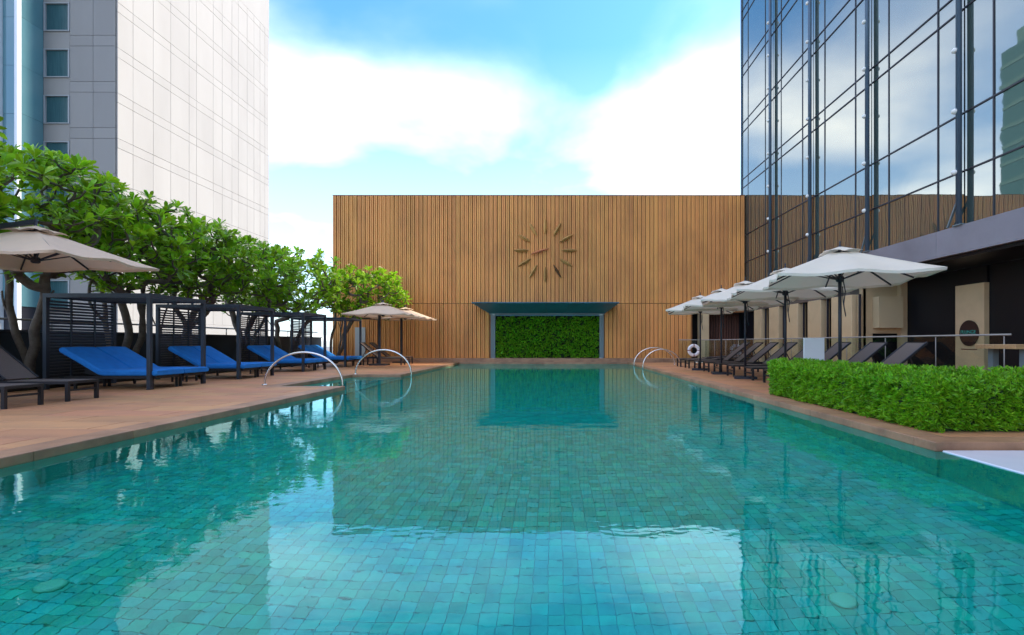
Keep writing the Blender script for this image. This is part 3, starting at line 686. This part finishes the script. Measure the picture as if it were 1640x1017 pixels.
def tree(x, y, seed, top, rx, ry, zlow, ncl, label, lean=(0, 0), flowers=9):
    rr = random.Random(seed)
    t_ = thing('frangipani_tree', label, 'tree', (x, y, 0.12), 0, 'frangipani trees in the bed along the parapet')
    nodes = []      # [pos, parent, count]
    def addn(p, par): nodes.append([Vector(p), par, 0]); return len(nodes) - 1
    root = addn((0, 0, -0.06), -1)
    cz = (top + zlow) / 2 - 0.12; rz = (top - zlow) / 2
    cc = Vector((lean[0], lean[1], cz))
    for s_ in range(3):
        an = s_ * 2.1 + rr.uniform(0, 1.2) + seed
        cur = root; p = Vector((0, 0, -0.06)); d = Vector((math.cos(an) * 0.55, math.sin(an) * 0.75, 1)).normalized()
        nseg = 7
        for k in range(nseg):
            d = (d + Vector((rr.uniform(-.33, .33), rr.uniform(-.33, .33), 0.18)) + (cc - p) * 0.03).normalized()
            p = p + d * (zlow - 0.1) / nseg * 1.0
            cur = addn(p, cur)
            if k == 4:   # fork
                c2 = cur; p2 = p.copy(); d2 = (d + Vector((rr.uniform(-.9, .9), rr.uniform(-.9, .9), 0.1))).normalized()
                for q in range(4): d2 = (d2 + Vector((rr.uniform(-.3, .3), rr.uniform(-.3, .3), 0.25))).normalized(); p2 = p2 + d2 * 0.34; c2 = addn(p2, c2)
    tg = []
    tries = 0
    while len(tg) < ncl and tries < 8000:
        tries += 1
        v = Vector((rr.gauss(0, 1), rr.gauss(0, 1), rr.gauss(0, 1))).normalized()
        rad = rr.uniform(0.35, 1.0) ** 0.45
        wob = 1 + 0.22 * mnoise.noise(v * 1.8 + Vector((seed, 0, 0)))
        p = cc + Vector((v.x * rx, v.y * ry, v.z * rz)) * rad * wob
        if p.z < zlow - 0.3 or x + p.x < -15.4: continue
        if all((p - q).length > 0.22 for q in tg): tg.append(p)
    tg.sort(key=lambda p: (p - Vector((cc.x, cc.y, zlow))).length)
    tips = []
    for p in tg:
        best, bd = 0, 1e9
        for i, nd in enumerate(nodes):
            if nd[0].z > p.z + 0.05 or i == 0: continue
            dd = (nd[0] - p).length + (0.5 if nd[0].z > p.z - 0.05 else 0)
            if dd < bd: best, bd = i, dd
        a = nodes[best][0]; dv = p - a
        mid = a.lerp(p, 0.5) + Vector((dv.x * 0.12, dv.y * 0.12, -0.10 * dv.length)) + Vector((rr.uniform(-.06, .06), rr.uniform(-.06, .06), 0)) * dv.length
        m_ = addn(mid, best); e_ = addn(p, m_); tips.append((e_, (p - mid).normalized()))
    for i in range(len(nodes) - 1, -1, -1):
        nodes[i][2] = max(nodes[i][2], 1)
        if nodes[i][1] >= 0: nodes[nodes[i][1]][2] += nodes[i][2]
    tm = MB()
    def rad_(c): return min(0.02 * math.sqrt(c) * 0.85 + 0.006, 0.105)
    kids = {}
    for i, nd in enumerate(nodes):
        if nd[1] >= 0: kids.setdefault(nd[1], []).append(i)
    main = {p_: max(c_, key=lambda i: nodes[i][2]) for p_, c_ in kids.items()}
    def limb(start, pts, rs):
        cur = start
        while True:
            pts.append(nodes[cur][0]); rs.append(rad_(nodes[cur][2]))
            if cur not in main: break
            cur = main[cur]
        # smooth the path with one pass of midpoints
        P_, Q_ = [pts[0]], [rs[0]]
        for k in range(len(pts) - 1):
            a_, b_ = pts[k], pts[k + 1]
            t0 = (b_ - pts[max(k - 1, 0)]) * 0.5; t1 = (pts[min(k + 2, len(pts) - 1)] - a_) * 0.5
            for u in (0.5, 1.0):
                h = (2 * u**3 - 3 * u**2 + 1, u**3 - 2 * u**2 + u, -2 * u**3 + 3 * u**2, u**3 - u**2)
                P_.append(a_ * h[0] + t0 * h[1] + b_ * h[2] + t1 * h[3]); Q_.append(rs[k] * (1 - u) + rs[k + 1] * u)
        tm.tube(P_, Q_, 8 if Q_[0] > 0.04 else 5)
    limb(main[0], [nodes[0][0]], [0.11])
    for p_, c_ in kids.items():
        for i in c_:
            if i != main[p_] or False: limb(i, [nodes[p_][0]], [rad_(nodes[i][2]) * 1.1])
    tm.build('trunk', 'bark', t_, local=True)
    cr_ = MB()      # inner leaves, small
    for e_, d in tips[:: 2]:
        sprig(cr_, nodes[e_][0] - d * 0.12, d, 0.26, 0.085, 4, rr, 1.0, 0.1)
    crown = cr_.build('crown', 'leaf', t_, local=True); tag(crown, kind='stuff')
    for j, (e_, d) in enumerate(tips):
        d = (d + Vector((0, 0, 0.7))).normalized()
        q = d.to_track_quat('Z', 'Y'); e = q.to_euler()
        o_ = inst('leaf_cluster', ros[rr.randrange(6)], crown, nodes[e_][0], e, rr.uniform(0.65, 1.1))
        o_.rotation_euler.rotate_axis('Z', rr.uniform(0, 6.28))
    for j in range(flowers):
        e_, d = tips[rr.randrange(len(tips) // 2, len(tips))]
        inst('flower_cluster', flo, crown, nodes[e_][0] + Vector((0, 0, 0.05)), (0, 0, rr.uniform(0, 6)), 1.2)
    return t_
TR = [(-13.1, 9.3, 6.3, 2.0, 1.9, 2.9, 150, 'frangipani tree with crooked double trunk at the far left, behind the near parasol'),
      (-12.95, 12.6, 5.9, 1.9, 2.0, 2.9, 150, 'frangipani tree behind the nearest blue cushioned cabana'),
      (-12.95, 15.3, 5.6, 1.9, 1.8, 2.9, 140, 'frangipani tree between the first and second cabana'),
      (-12.95, 18.2, 5.4, 1.9, 1.9, 2.8, 140, 'frangipani tree behind the gap after the second cabana'),
      (-12.95, 21.4, 5.5, 1.9, 2.0, 2.7, 130, 'frangipani tree behind the third cabana from the left'),
      (-12.8, 24.6, 5.7, 2.0, 2.0, 2.7, 130, 'frangipani tree behind the farthest cabana'),
      (-11.7, 27.6, 5.2, 2.6, 1.5, 2.7, 150, 'sunlit yellow green frangipani tree against the slat wall')]
for k, (x, y, top, rx, ry, zl, nc_, lab) in enumerate(TR):
    tree(x, y, 11 + k * 5, top, rx, ry, zl - 0.25, int(nc_ * 1.5), lab, lean=(0.45 if k < 6 else 1.3, 0))

# ------------------------------------------------------------------ cabanas with blue daybeds
def make_cabana():
    t_ = thing('cabana', '', 'cabana')
    D, W_, H = 2.45, 1.95, 2.28; pw = 0.085
    for (x, y) in ((0, 0), (0, W_ - pw), (-D, 0), (-D, W_ - pw)):
        MB().box(x - pw, x, y, y + pw, 0, H - 0.1).build('post', 'cabana', t_, local=True)
    for (x0, x1, y0, y1) in ((-D - pw, 0, 0, pw), (-D - pw, 0, W_ - pw, W_)):
        MB().box(x0, x1, y0, y1, H - 0.1 + .001, H).build('roof_beam', 'cabana', t_, local=True)
    for (x0, x1) in ((-D - pw, -D), (-pw, 0)):
        MB().box(x0, x1, pw + .001, W_ - pw - .001, H - 0.1 + .001, H).build('roof_beam', 'cabana', t_, local=True)
    lm = MB().beam((0, pw, 0), (0, W_ - pw, 0), 0.11, 0.014).mesh('roof_blade', 'cabana')
    for k in range(14): inst('roof_blade', lm, t_, (-0.2 - k * 0.165, 0, H - 0.05), (0, R(18), 0))
    sm_ = MB().box(-0.012, 0.012, pw, W_ - pw, -0.024, 0.024).mesh('screen_slat', 'cabana')
    for k in range(27): inst('screen_slat', sm_, t_, (-D - pw / 2, 0, 0.18 + k * 0.074), (0, R(12), 0))
    for u in (1 / 3, 2 / 3):
        MB().box(-D - pw / 2 + 0.014, -D - pw / 2 + 0.045, W_ * u - 0.018, W_ * u + 0.018, 0.12, H - 0.1).build('screen_mullion', 'cabana', t_, local=True)
    return t_
def cushion_mesh(L1, L2, W_, th, ang):
    # seat from foot (x=0) to -L1, then the raised back, with rounded edges
    prof = []
    path = [(0, 0, 0.0), (-L1 * 0.5, 0, 0.0), (-L1 + 0.06, 0, 0.0), (-L1 - 0.05, 0.02, ang * 0.55), (-L1 - L2 * 0.5 * math.cos(ang), L2 * 0.5 * math.sin(ang), ang), (-L1 - L2 * math.cos(ang), L2 * math.sin(ang), ang)]
    cs = [(-W_ / 2, 0.03), (-W_ / 2 + 0.03, 0), (W_ / 2 - 0.03, 0), (W_ / 2, 0.03), (W_ / 2, th - 0.035), (W_ / 2 - 0.035, th), (0, th + 0.012), (-W_ / 2 + 0.035, th), (-W_ / 2, th - 0.035)]
    vs_ = []; fs = []; n = len(cs)
    ends = [(path[0], 0.03, 0.75)] + [(p, 0, 1.0) for p in path] + [(path[-1], -0.03, 0.75)]
    for (x, z, a), ex, sc_ in ends:
        for y, h in cs:
            hh_ = th / 2 + (h - th / 2) * sc_; yy = y * (0.985 if sc_ < 1 else 1)
            vs_.append((x + ex * math.cos(a) + hh_ * math.sin(a), yy, z - ex * math.sin(a) * 1.0 + hh_ * math.cos(a)))
    for i in range(len(ends) - 1):
        for k in range(n): fs.append((i * n + k, i * n + (k + 1) % n, (i + 1) * n + (k + 1) % n, (i + 1) * n + k))
    fs.append(tuple(range(n - 1, -1, -1))); e = (len(ends) - 1) * n; fs.append(tuple(range(e, e + n)))
    return MB().add(vs_, fs, False).mesh('cushion', 'blue')
def make_daybed():
    t_ = thing('daybed', '', 'daybed')
    W_ = 0.86; L1, L2, ang = 1.32, 1.12, R(30)
    fr_ = MB()
    for s_ in (-1, 1): fr_.box(-2.2, -0.02, s_ * (W_ / 2 - 0.03) - 0.02, s_ * (W_ / 2 - 0.03) + 0.02, 0.255, 0.315)
    for x in (-0.06, -1.3, -2.17): fr_.box(x - 0.02, x + 0.02, -W_ / 2 + 0.051, W_ / 2 - 0.051, 0.256, 0.314)
    fr_.build('frame', 'lframe', t_, local=True)
    for x in (-0.12, -1.95):
        for s_ in (-1, 1): MB().box(x - 0.025, x + 0.025, s_ * (W_ / 2 - 0.03) - 0.025, s_ * (W_ / 2 - 0.03) + 0.025, 0, 0.254).build('leg', 'lframe', t_, local=True)
    inst('cushion', cushion_mesh(L1, L2, W_ + 0.06, 0.135, ang), t_, (0, 0, 0.325))
    bf = MB(); bf.beam((-L1 - 0.55 * math.cos(ang), 0, 0.33 + 0.55 * math.sin(ang)), (-1.85, 0, 0.31), 0.5, 0.02); bf.build('back_strut', 'lframe', t_, local=True)
    return t_
cab_y = [12.08, 15.52, 19.55, 23.52]
ords = ['nearest', 'second nearest', 'third nearest', 'farthest']
cab0 = make_cabana(); bed0 = make_daybed()
for i, y in enumerate(cab_y):
    c = cab0 if i == 0 else copy_tree(cab0)
    c.location = (-9.5, y, DECK)
    tag(c, '%s of the four dark slatted poolside cabanas over blue daybeds' % ords[i], 'cabana', 'dark cabanas along the left deck')
    for j in range(2):
        b = bed0 if i == 0 and j == 0 else copy_tree(bed0)
        b.location = (-9.42, y + 0.52 + 0.93 * j, DECK)
        tag(b, 'bright blue cushioned daybed, %s of the pair under the %s cabana' % ('nearer' if j == 0 else 'farther', ords[i]), 'daybed', 'blue daybeds in the cabanas')
# small dark side tables between the cabanas
def side_table(x, y, lab):
    t_ = thing('side_table', lab, 'table', (x, y, DECK), 0, 'side tables between the cabanas')
    MB().bevbox(-0.24, 0.24, -0.24, 0.24, 0.40, 0.44, 0.008).build('table_top', 'lframe', t_, local=True)
    for a in (-1, 1):
        for b in (-1, 1): MB().box(a * 0.2 - 0.02, a * 0.2 + 0.02, b * 0.2 - 0.02, b * 0.2 + 0.02, 0, 0.399).build('leg', 'lframe', t_, local=True)
side_table(-10.6, 14.75, 'low dark side table between the first and second cabana')
side_table(-10.6, 18.5, 'low dark side table between the second and third cabana')
side_table(-10.6, 22.5, 'low dark side table between the third and farthest cabana')

# ------------------------------------------------------------------ sling loungers
def make_lounger(ang, L1=1.2, L2=1.12, W_=0.66, name='sun_lounger'):
    t_ = thing(name, '', 'sun lounger'); zs = 0.38; tot = L1 + 1.0
    fr_ = MB()
    for s_ in (-1, 1): fr_.box(0, tot, s_ * (W_ / 2 - 0.02) - 0.02, s_ * (W_ / 2 - 0.02) + 0.02, zs - 0.05, zs)
    fr_.box(0.001, 0.04, -W_ / 2 + 0.041, W_ / 2 - 0.041, zs - 0.049, zs - 0.001); fr_.box(tot - 0.04, tot - .001, -W_ / 2 + 0.041, W_ / 2 - 0.041, zs - 0.049, zs - 0.001)
    fr_.build('frame', 'lframe', t_, local=True)
    for x in (0.035, tot - 0.3):
        for s_ in (-1, 1):
            MB().box(x - 0.03, x + 0.03, s_ * (W_ / 2 - 0.025) - 0.026, s_ * (W_ / 2 - 0.025) + 0.026, 0, zs - 0.051).build('leg', 'lframe', t_, local=True)
    MB().box(0.02, 0.05, -W_ / 2 + 0.052, W_ / 2 - 0.052, 0.19, 0.225).build('foot_bar', 'lframe', t_, local=True)
    MB().bevbox(0.041, L1, -W_ / 2 + 0.042, W_ / 2 - 0.042, zs - 0.012, zs + 0.008, 0.004).build('seat_sling', 'sling', t_, local=True)
    bx = MB()
    ca, sa = math.cos(ang), math.sin(ang)
    a0 = Vector((L1 + 0.02, 0, zs + 0.03)); a1 = a0 + Vector((ca, 0, sa)) * L2
    bo = MB().beam(a0, a1, W_ - 0.06, 0.02).build('backrest', 'sling', t_, local=True)
    bf = MB()
    for s_ in (-1, 1): bf.beam(a0 + Vector((0, s_ * (W_ / 2 - 0.02), 0)), a1 + Vector((0, s_ * (W_ / 2 - 0.02), 0)), 0.035, 0.045)
    bf.beam(a1 + Vector((0, -W_ / 2 + 0.04, 0)), a1 + Vector((0, W_ / 2 - 0.04, 0)), 0.045, 0.035)
    bf.build('back_frame', 'lframe', bo, local=True)
    if ang > 0.2:
        m_ = a0.lerp(a1, 0.6)
        st = MB()
        for s_ in (-1, 1): st.beam(m_ + Vector((0, s_ * (W_ / 2 - 0.09), 0)), Vector((m_.x + 0.25, s_ * (W_ / 2 - 0.09), zs - 0.04)), 0.025, 0.025)
        st.build('back_strut', 'lframe', t_, local=True)
    return t_
lg0 = make_lounger(R(39)); lg1 = make_lounger(R(4))
ry_ = [11.2, 12.5, 14.0, 15.42, 17.0, 18.4, 19.7, 21.0, 22.5, 23.95]
onames = ['nearest', 'second nearest', 'third nearest', 'fourth nearest', 'fifth nearest', 'sixth nearest', 'seventh nearest', 'eighth nearest']
u0 = u1 = False
for i, y in enumerate(ry_):
    if i < 8:
        o_ = copy_tree(lg0) if u0 else lg0; u0 = True
        tag(o_, '%s of the raised brown sling loungers in the row on the right deck' % onames[i], 'sun lounger', 'brown loungers along the right deck')
    else:
        o_ = copy_tree(lg1) if u1 else lg1; u1 = True
        tag(o_, 'flat lying brown lounger at the far end of the right row, %s the wall' % ('farther from' if i == 8 else 'nearest to'), 'sun lounger', 'brown loungers along the right deck')
    o_.location = (5.88, y, DECK)
for (x, y, lab) in ((-9.12, 8.85, 'brown sling lounger cut off by the left edge, nearest on the left deck'), (-9.12, 9.97, 'brown sling lounger between the left edge lounger and the first cabana'),
                    (-7.45, 25.6, 'brown lounger under the far beige parasols, nearer of the two'), (-7.45, 27.0, 'brown lounger under the far beige parasols, nearer the slat wall')):
    o_ = copy_tree(lg0); o_.location = (x, y, DECK); o_.rotation_euler = (0, 0, PI); tag(o_, lab, 'sun lounger', 'brown loungers on the left deck')

# ------------------------------------------------------------------ parasols
def canopy_mesh(hx, hy, rise, th=0.012, n=8, name='canopy', material='canvas'):
    # four-sided pyramid with eight ribs, cloth sagging between them
    mb = MB(); rings = 7; per = 48; vs_ = []
    def sq(k):
        u = k / per * 4; s_ = int(u) % 4; f = u - int(u)
        pts = [(-1, -1), (1, -1), (1, 1), (-1, 1)]; a, b = pts[s_], pts[(s_ + 1) % 4]
        return a[0] + (b[0] - a[0]) * f, a[1] + (b[1] - a[1]) * f, f
    for i in range(rings):
        t_ = 0.16 + (1 - 0.16) * i / (rings - 1)
        for k in range(per):
            x, y, f = sq(k)
            sag = -0.055 * t_ * math.sin(PI * ((f * 2) % 1.0)) ** 2
            corner = abs(f - 0.5) * 2
            inset = 1 - 0.035 * (i / (rings - 1)) * math.sin(PI * ((f * 2) % 1.0))
            vs_.append((x * hx * t_ * inset, y * hy * t_ * inset, rise * (1 - t_) ** 1.08 + sag * 0.8 - 0.03 * corner * t_))
    fs = []
    for i in range(rings - 1):
        for k in range(per): fs.append((i * per + k, i * per + (k + 1) % per, (i + 1) * per + (k + 1) % per, (i + 1) * per + k))
    mb.add(vs_, fs, True)
    # short hem folded down round the rim
    b = [vs_[(rings - 1) * per + k] for k in range(per)]
    hem = [(x * 0.995, y * 0.995, z - 0.05) for x, y, z in b]
    mb.add(b + hem, [(k, per + k, per + (k + 1) % per, (k + 1) % per) for k in range(per)], True)
    return mb.mesh(name, material)
def vent_mesh(hx, hy, rise, material):
    mb = MB(); per = 32; vs_ = []; fs = []
    for i, t_ in enumerate((0.01, 0.12, 0.25)):
        for k in range(per):
            u = k / per * 4; s_ = int(u) % 4; f = u - int(u)
            pts = [(-1, -1), (1, -1), (1, 1), (-1, 1)]; a, b_ = pts[s_], pts[(s_ + 1) % 4]
            x, y = a[0] + (b_[0] - a[0]) * f, a[1] + (b_[1] - a[1]) * f
            wav = 0.035 * math.sin(PI * ((f * 2) % 1)) if i == 2 else 0
            vs_.append((x * hx * t_, y * hy * t_, rise * (1 - t_) + 0.05 + wav))
    for i in range(2):
        for k in range(per): fs.append((i * per + k, i * per + (k + 1) % per, (i + 1) * per + (k + 1) % per, (i + 1) * per + k))
    fs.append(tuple(range(per - 1, -1, -1)))
    return mb.add(vs_, fs, True).mesh('vent_cap', material)
def make_parasol(hx, hy, zr, rise, material, mast=None, cant=False):
    t_ = thing('parasol', '', 'parasol')
    can = inst('canopy', canopy_mesh(hx, hy, rise, material=material), t_, (0, 0, zr))
    inst('vent_cap', vent_mesh(hx, hy, rise, material), can)
    hubz = zr + rise * 0.12
    for k in range(8):
        an = [(-1, -1), (0, -1), (1, -1), (1, 0), (1, 1), (0, 1), (-1, 1), (-1, 0)][k]
        e = Vector((an[0] * hx * 0.97, an[1] * hy * 0.97, zr - 0.045)); s_ = Vector((an[0] * 0.04, an[1] * 0.04, zr + rise - 0.06))
        rb = MB().beam(s_, e, 0.022, 0.03).build('rib', 'darkmetal', t_, local=True)
        m_ = s_.lerp(e, 0.5); MB().beam(Vector((an[0] * 0.05, an[1] * 0.05, hubz - 0.1)), m_ - Vector((0, 0, 0.02)), 0.018, 0.022).build('strut', 'darkmetal', rb, local=True)
    MB().lathe((0, 0, hubz - 0.16), [(0.05, 0), (0.075, 0.02), (0.075, 0.1), (0.045, 0.13)], 12).build('hub', 'darkmetal', t_, local=True)
    MB().lathe((0, 0, zr + rise - 0.02), [(0.02, 0), (0.035, 0.05), (0.012, 0.12), (0.02, 0.15), (0.004, 0.19)], 10).build('finial', 'darkmetal', t_, local=True)
    if not cant:
        MB().tube([(0, 0, 0.06), (0, 0, zr + rise - 0.02)], 0.033, 12).build('pole', 'darkmetal', t_, local=True)
        MB().bevbox(-0.33, 0.33, -0.33, 0.33, 0, 0.07, 0.015).build('base', 'darkmetal', t_, local=True)
        pts = [(0.05, -0.03, hubz - 0.12), (0.09, -0.03, hubz - 0.35), (0.06, -0.04, hubz - 0.6), (0.1, -0.03, hubz - 0.85), (0.05, -0.03, hubz - 0.55), (0.045, -0.02, hubz - 0.25)]
        MB().tube(pts, 0.011, 5).build('pull_cord', 'darkmetal', t_, local=True)
    else:
        mx_, my_ = mast; zt = zr + rise + 0.12
        MB().tube([(0, 0, hubz - 0.1), (0, 0, zt)], 0.03, 10).build('centre_rod', 'darkmetal', t_, local=True)
        MB().beam((0, 0, zt), (mx_, my_, zt - 0.25), 0.07, 0.09).build('arm', 'darkmetal', t_, local=True)
        MB().beam((mx_, my_, 0.06), (mx_, my_, zt - 0.15), 0.11, 0.11).build('mast', 'darkmetal', t_, local=True)
        MB().bevbox(mx_ - 0.4, mx_ + 0.4, my_ - 0.4, my_ + 0.4, 0, 0.08, 0.02).build('base', 'darkmetal', t_, local=True)
    return t_
pr = make_parasol(1.32, 1.36, 2.42, 0.58, 'canvas2')
pos = [(5.78, 10.3, -17), (6.0, 13.2, -14), (6.0, 15.95, -17), (6.0, 18.2, -12), (6.0, 20.8, -15)]
pn_ = ['nearest and largest of the pale square parasols on the right deck', 'second nearest pale square parasol on the right deck', 'third pale square parasol counting back along the right deck',
       'fourth pale square parasol counting back along the right deck', 'farthest pale parasol on the right, in front of the timber wall']
for i, (x, y, a) in enumerate(pos):
    p = pr if i == 0 else copy_tree(pr)
    p.location = (x, y, DECK); p.rotation_euler = (0, 0, R(a)); tag(p, pn_[i], 'parasol', 'pale parasols along the right deck')
pn = make_parasol(1.55, 1.2, 2.78, 0.62, 'canvas', (-2.2, 0.1), True); pn.location = (-10.3, 10.2, DECK)
tag(pn, 'large beige cantilever parasol at the left edge over the brown loungers', 'parasol')
pb = make_parasol(1.4, 1.35, 2.44, 0.52, 'canvas', (-0.55, 1.15), True); pb.location = (-7.95, 24.0, DECK)
tag(pb, 'beige parasol at the far left by the slat wall, nearer of two', 'parasol', 'beige parasols by the slat wall')
p2 = copy_tree(pb); p2.location = (-7.85, 27.3, DECK); tag(p2, 'beige parasol half hidden behind its twin at the slat wall', 'parasol', 'beige parasols by the slat wall')

# ------------------------------------------------------------------ steel grab rails
def hoop(xa, xb, y, h, za, zb, lab):
    pts = []; n = 28; cx, rx = (xa + xb) / 2, abs(xb - xa) / 2 * (1 if xb > xa else -1)
    for k in range(n + 1):
        an = PI - PI * k / n
        pts.append((cx + rx * math.cos(an), y, 0.09 + h * math.sin(an)))
    pts = [(xa, y, za)] + pts + [(xb, y, zb)]
    t_ = thing('grab_rail', lab, 'handrail', (xa, y, DECK), 0, 'steel grab rails at the pool steps')
    MB().tube(pts, 0.026, 10).build('rail_tube', 'chrome', t_)
    MB().lathe((xa, y, DECK + 0.004), [(0.07, 0), (0.07, 0.012), (0.03, 0.03)], 14).build('floor_flange', 'chrome', t_)
hoop(-7.55, -5.5, 13.42, 0.86, 0.0, -0.6, 'steel grab rail hoop at the near side of the left pool steps')
hoop(-6.95, -4.98, 18.05, 0.86, 0.0, -0.6, 'steel grab rail hoop at the far side of the left pool steps')
hoop(5.95, 4.18, 23.7, 0.80, 0.0, -0.6, 'nearer of two steel grab rail hoops at the right pool edge')
hoop(6.25, 4.17, 26.2, 0.86, 0.0, -0.6, 'farther of two steel grab rail hoops at the right pool edge')

# ------------------------------------------------------------------ glass balustrade, life ring, notice board
gb = thing('glass_balustrade', 'frameless glass balustrade with thin steel handrail behind the right loungers', 'balustrade', (8.6, 18, DECK))
y = 9.75
while y < 27.2:
    MB().box(8.593, 8.607, y + 0.02, y + 1.72, 0.13, 1.33).build('glass_panel', 'glass', gb)
    MB().tube([(8.6, y, 0.085), (8.6, y, 1.33)], 0.012, 8).build('rail_post', 'rail', gb); y += 1.74
MB().box(6.72, 8.56, 27.193, 27.207, 0.13, 1.33).build('glass_panel', 'glass', gb)
MB().tube([(8.6, 9.6, 1.355), (8.6, 27.2, 1.355), (6.7, 27.2, 1.355)], 0.02, 8).build('handrail', 'rail', gb)
lr = thing('life_ring', 'white life ring with dark red bands hung on the glass balustrade', 'life ring', (7.48, 27.12, 0.8))
def torus(mb, R_, r, a0, a1, n, m_, sc=1.0):
    vs_ = []; fs = []
    for i in range(n + 1):
        a = a0 + (a1 - a0) * i / n
        for k in range(m_):
            b = 2 * PI * k / m_; rr_ = R_ + r * sc * math.cos(b)
            vs_.append((rr_ * math.cos(a), r * sc * 0.8 * math.sin(b), rr_ * math.sin(a)))
    for i in range(n):
        for k in range(m_): fs.append((i * m_ + k, i * m_ + (k + 1) % m_, (i + 1) * m_ + (k + 1) % m_, (i + 1) * m_ + k))
    mb.add(vs_, fs, True); return mb
torus(MB(), 0.255, 0.085, 0, 2 * PI, 32, 10).build('ring', 'lifering', lr, local=True)
for k in range(4): torus(MB(), 0.255, 0.085, k * PI / 2 - 0.09, k * PI / 2 + 0.09, 3, 10, 1.04).build('band', 'red', lr, local=True)
nb2 = thing('notice_board', 'blank white notice board standing behind the hedge', 'board', (6.05, 11.85, DECK))
MB().bevbox(5.81, 6.29, 11.84, 11.87, 0.76, 1.31, 0.006).build('panel', 'whitepaint', nb2)
MB().tube([(6.05, 11.9, DECK), (6.05, 11.9, 1.2)], 0.02, 8).build('stand', 'rail', nb2)
MB().box(5.85, 6.25, 11.75, 12.05, DECK, DECK + 0.03).build('base', 'rail', nb2)
# wooden high table at the right edge
tb = thing('wooden_table', 'wooden high table with pale square legs at the right edge behind the hedge', 'table', (8.4, 8.6, DECK))
for k in range(4): MB().bevbox(7.42, 9.6, 8.2 + k * 0.2 + .002, 8.4 + k * 0.2 - .002, 1.10, 1.175, 0.008).build('top_plank', 'wood', tb)
for x in (7.62, 9.3):
    for yy in (8.26, 8.86): MB().box(x, x + 0.1, yy, yy + 0.1, DECK, 1.098).build('leg', 'frame_grey', tb)
MB().box(7.74, 9.28, 8.28, 8.34, 1.0, 1.097).build('apron', 'wood', tb)
dr_ = MB().bevbox(-11.55, -10.95, WY - 0.09, WY - 0.02, 0.302, 2.1, 0.01).build('side_door', 'paleblock', origin=(-11.3, WY, 0.3))
tag(dr_, 'pale narrow door panel in the slat wall behind the far tree', 'door')

# ------------------------------------------------------------------ hedge
hg = thing('box_hedge', 'clipped bright green hedge on the right pool corner', 'hedge', (5.0, 8.0, DECK))
HB = [(4.62, 5.5, 6.3, 11.0), (5.5, 10.5, 6.3, 7.25)]
ZT = 0.80
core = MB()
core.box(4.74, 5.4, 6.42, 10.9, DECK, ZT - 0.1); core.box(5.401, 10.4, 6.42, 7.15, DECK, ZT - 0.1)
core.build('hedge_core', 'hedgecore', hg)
rr = random.Random(21); hm_ = MB()
def hsp(p, nrm, k=9):
    wob = mnoise.noise(Vector(p) * 2.1) * 0.07 + mnoise.noise(Vector(p) * 6.5) * 0.06
    p = Vector(p) + Vector(nrm) * (wob - rr.uniform(0.0, 0.13))
    sprig(hm_, p, Vector(nrm) * 0.9 + Vector((0, 0, 0.55)), 0.085, 0.019, k, rr, 1.1, 0.2)
def top_z(x, y):
    e = min(x - 4.62, y - 6.3, 0.3) if (x < 5.5 or y < 7.25) else 0.0
    if x < 5.5 and y > 7.25: e = min(e, 5.5 - x)
    if x >= 5.5: e = min(e, 7.25 - y)
    return ZT - 0.03 - 0.09 * (1 - max(0, min(1, e / 0.22))) ** 2
def topp(x, y): return (x, y, top_z(x, y))
def cov(n_, f, nrm):
    for _ in range(int(n_ * 1.5)): hsp(f(), nrm)
cov(1700, lambda: topp(rr.uniform(4.62, 5.5), rr.uniform(6.3, 11.0)), (0, 0, 1))
cov(1700, lambda: topp(rr.uniform(5.5, 9.6), rr.uniform(6.3, 7.25)), (0, 0, 1))
cov(2600, lambda: (4.68, rr.uniform(6.3, 11.0), rr.uniform(DECK + 0.02, ZT - 0.09)), (-1, 0, 0.1))
cov(2800, lambda: (rr.uniform(4.62, 9.3), 6.38, rr.uniform(DECK + 0.02, ZT - 0.09)), (0, -1, 0.1))
cov(500, lambda: (rr.uniform(4.62, 5.5), 10.95, rr.uniform(DECK + 0.02, ZT)), (0, 1, 0.1))
cov(900, lambda: (5.45, rr.uniform(7.2, 11.0), rr.uniform(0.4, ZT)), (1, 0, 0.1))
for _ in range(420):
    if rr.random() < 0.5: q = Vector(topp(rr.uniform(4.62, 5.5), rr.uniform(6.3, 11.0)))
    else: q = Vector(topp(rr.uniform(5.5, 9.6), rr.uniform(6.3, 7.25)))
    for j in range(3): sprig(hm_, q + Vector((rr.uniform(-.015, .015), rr.uniform(-.015, .015), 0.03 * j)), (0, 0, 1), 0.085, 0.02, 5, rr, 0.8, 0.3)
tag(hm_.build('foliage', 'hedge', hg), kind='stuff')
# low shrubs in the planting bed
def shrub(x, y, r, h, lab, seed):
    rr2 = random.Random(seed); s_ = thing('low_shrub', lab, 'shrub', (x, y, 0.17), 0, 'low shrubs in the planting bed')
    mb = MB()
    for _ in range(160):
        a = rr2.uniform(0, 6.28); q = r * math.sqrt(rr2.random()); z = h * rr2.uniform(0.1, 1) * (1 - 0.5 * (q / r) ** 2)
        sprig(mb, (q * math.cos(a), q * math.sin(a), z), (math.cos(a) * .6, math.sin(a) * .6, 0.6), 0.14, 0.05, 5, rr2)
    tag(mb.build('foliage', 'hedge', s_, local=True), kind='stuff')
    st = MB()
    for k in range(4): st.tube([(0, 0, -0.05), (rr2.uniform(-.5, .5) * r, rr2.uniform(-.5, .5) * r, h * 0.7)], 0.012, 5)
    st.build('stem', 'bark', s_, local=True)
shrub(-12.4, 11.55, 0.36, 0.42, 'small leafy shrub beside the nearest cabana', 1)
shrub(-12.7, 14.75, 0.3, 0.35, 'small leafy shrub between the first and second cabana', 2)
shrub(-12.7, 18.6, 0.3, 0.4, 'small leafy shrub between the second and third cabana', 3)
